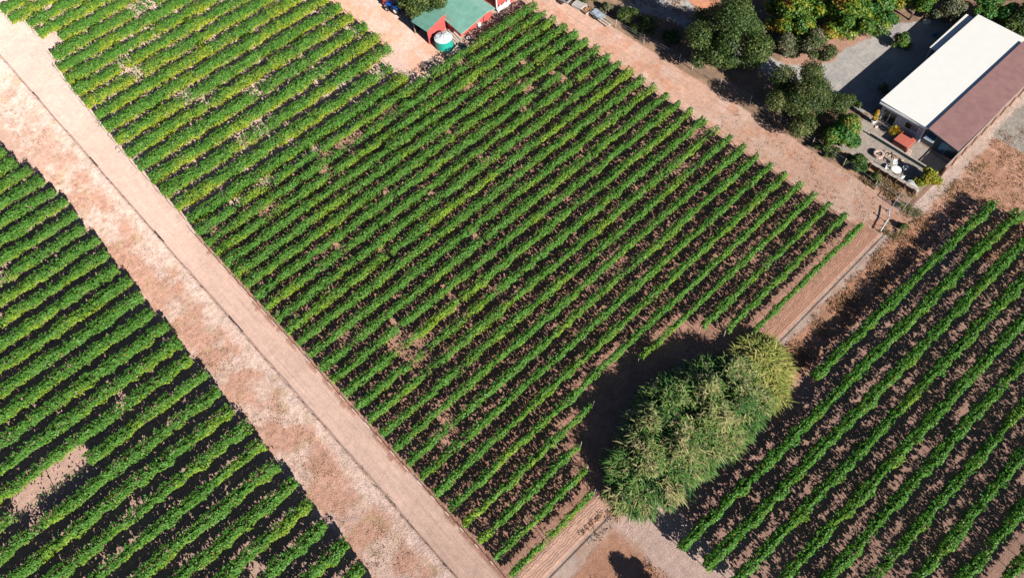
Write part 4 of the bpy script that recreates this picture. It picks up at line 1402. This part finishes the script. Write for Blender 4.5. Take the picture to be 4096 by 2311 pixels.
# stacks along the track
t = empty('pallet_stack', (76.2, 70.7, 0), R(4), 'stack of pale slatted pallets at the top edge of the track', 'pallet stack')
for L_ in range(3):
    z = .16 * L_
    m = MB()
    for k in range(6):
        m.box((0, -.8 + .32 * k, z + .145), (1.6, .2, .025), .03 * L_)
    for k in range(3):
        m.box((-.7 + .7 * k, 0, z + .065), (.09, 1.7, .13), .03 * L_)
    m.build('pallet', mat('whitish_pallet', (.52, .49, .46), .8, .2, 5), t)
t = empty('wooden_tray', (76.2, 69.0, 0), R(-6), 'shallow wooden tray holding rusty orange scraps', 'tray')
MB().box((0, 0, .2), (1.5, 1.5, .08)).build('base_board', GREYW, t)
for a, b, c_, d in ((-.75, 0, .06, 1.56), (.75, 0, .06, 1.56), (0, -.75, 1.44, .06), (0, .75, 1.44, .06)):
    MB().box((a, b, .34), (c_, d, .3)).build('side_board', GREYW, t)
m = MB()
for k in range(9):
    m.box((rng.normal() * .3, rng.normal() * .3, .28 + .03 * k * .5), (.35, .18, .08), rng.rand() * 3)
m.build('scraps', mat('rust_orange', (.42, .17, .06), .8, .3, 5), t)
t = empty('flat_trailer', (76.5, 66.9, 0), R(-3), 'flat trailer loaded with blue grey sheeting', 'trailer')
MB().box((0, 0, .45), (1.5, 2.4, .1)).build('deck', STEEL, t)
for q in (-1, 1):
    w = MB().lathe([(.15, -.09), (.27, -.09), (.30, -.05), (.30, .05), (.27, .09), (.15, .09)], 16, close=True).build('wheel', BLK, t)
    w.location = (q * .86, 0, .3)
    w.rotation_euler = (0, R(90), 0)
    MB().lathe([(.16, -.05), (.16, .05)], 12).build('rim', HUB, w)
MB().tube([(0, -1.2, .45), (0, -1.9, .42)], .04, 6).build('drawbar', STEEL, t)
BG = mat('blue_grey_tin', (.30, .36, .42), .45, .15, 3)
for k in range(4):
    MB().box((rng.normal() * .15, -.75 + .5 * k, .56 + .05 * (k % 2)), (1.1, .55, .05), rng.normal() * .2, ry=rng.normal() * .1).build('sheet', BG, t)
t = empty('timber_stack', (76.3, 65.0, 0), R(86), 'neat stack of brown planks on bearers beside the trailer', 'timber stack')
for k in range(2):
    MB().box((-.6 + 1.2 * k, 0, .06), (.12, 1.5, .12)).build('bearer', BROWNW, t)
for L_ in range(3):
    for k in range(6):
        MB().box((rng.normal() * .06, -.62 + .25 * k, .16 + .075 * L_), (1.9 + rng.rand() * .2, .2, .06), rng.normal() * .01).build('plank', PLANK if (k + L_) % 2 else WOOD, t)
t = empty('utility_trailer', (75.4, 73.2, 0), R(8), 'grey utility trailer cut by the top edge of the picture', 'trailer')
MB().box((0, 0, .55), (1.4, 2.2, .08)).box((-.7, 0, .75), (.05, 2.2, .4)).box((.7, 0, .75), (.05, 2.2, .4)).box((0, -1.08, .75), (1.36, .05, .4)).build('bed', STEEL, t)
for q in (-1, 1):
    w = MB().lathe([(.15, -.09), (.27, -.09), (.30, -.05), (.30, .05), (.27, .09), (.15, .09)], 16, close=True).build('wheel', BLK, t)
    w.location = (q * .82, .1, .3)
    w.rotation_euler = (0, R(90), 0)

# ------------------------------------------------------------------ light, sky, camera
Ld = Vector((.10, 1.0, -.515)).normalized()
sun = bpy.data.lights.new('sun', 'SUN')
sun.energy = 5.0
sun.angle = R(.5)
sun.color = (1.0, .93, .84)
so = bpy.data.objects.new('sun', sun)
so.rotation_euler = Ld.to_track_quat('-Z', 'Y').to_euler()
so.location = (0, -60, 90)
COL.objects.link(so)

w = bpy.data.worlds.new('World')
scene.world = w
w.use_nodes = True
nt = w.node_tree
bg = nt.nodes['Background']
sky = nt.nodes.new('ShaderNodeTexSky')
sky.sky_type = 'NISHITA'
sky.sun_disc = False
sky.sun_elevation = math.asin(-Ld.z)
sky.sun_rotation = math.pi + .1
sky.air_density = .5
sky.dust_density = .4
sky.ozone_density = 3.0
nt.links.new(sky.outputs[0], bg.inputs[0])
bg.inputs[1].default_value = .05

cam = bpy.data.cameras.new('camera')
cam.sensor_width = 36
cam.sensor_fit = 'HORIZONTAL'
cam.lens = FOC
cam.clip_end = 9000
cam.clip_start = .5
co = bpy.data.objects.new('camera', cam)
COL.objects.link(co)
e = np.array([math.sin(YAW), math.cos(YAW), 0])
n_ = np.array([-math.cos(YAW), math.sin(YAW), 0])
z_ = np.array([0, 0, 1.])
Fv = np.array([0, math.cos(DEP), -math.sin(DEP)])
Uv = np.array([0, math.sin(DEP), math.cos(DEP)])
Xv = np.array([1., 0, 0])
c_, s_ = math.cos(ROLL), math.sin(ROLL)
X2, U2 = c_ * Xv + s_ * Uv, -s_ * Xv + c_ * Uv


def tow(v):
    return Vector((v @ e, v @ n_, v @ z_))


M = Matrix((tow(X2), tow(U2), -tow(Fv))).transposed().to_4x4()
M.translation = (0, 0, CAM_H)
co.matrix_world = M
scene.camera = co

vs = scene.view_settings
vs.view_transform = 'Standard'
vs.look = 'None'
vs.exposure = 1.0
vs.gamma = 1.0
vs.use_curve_mapping = False
scene.cycles.max_bounces = 6
scene.cycles.diffuse_bounces = 1
scene.cycles.transmission_bounces = 3
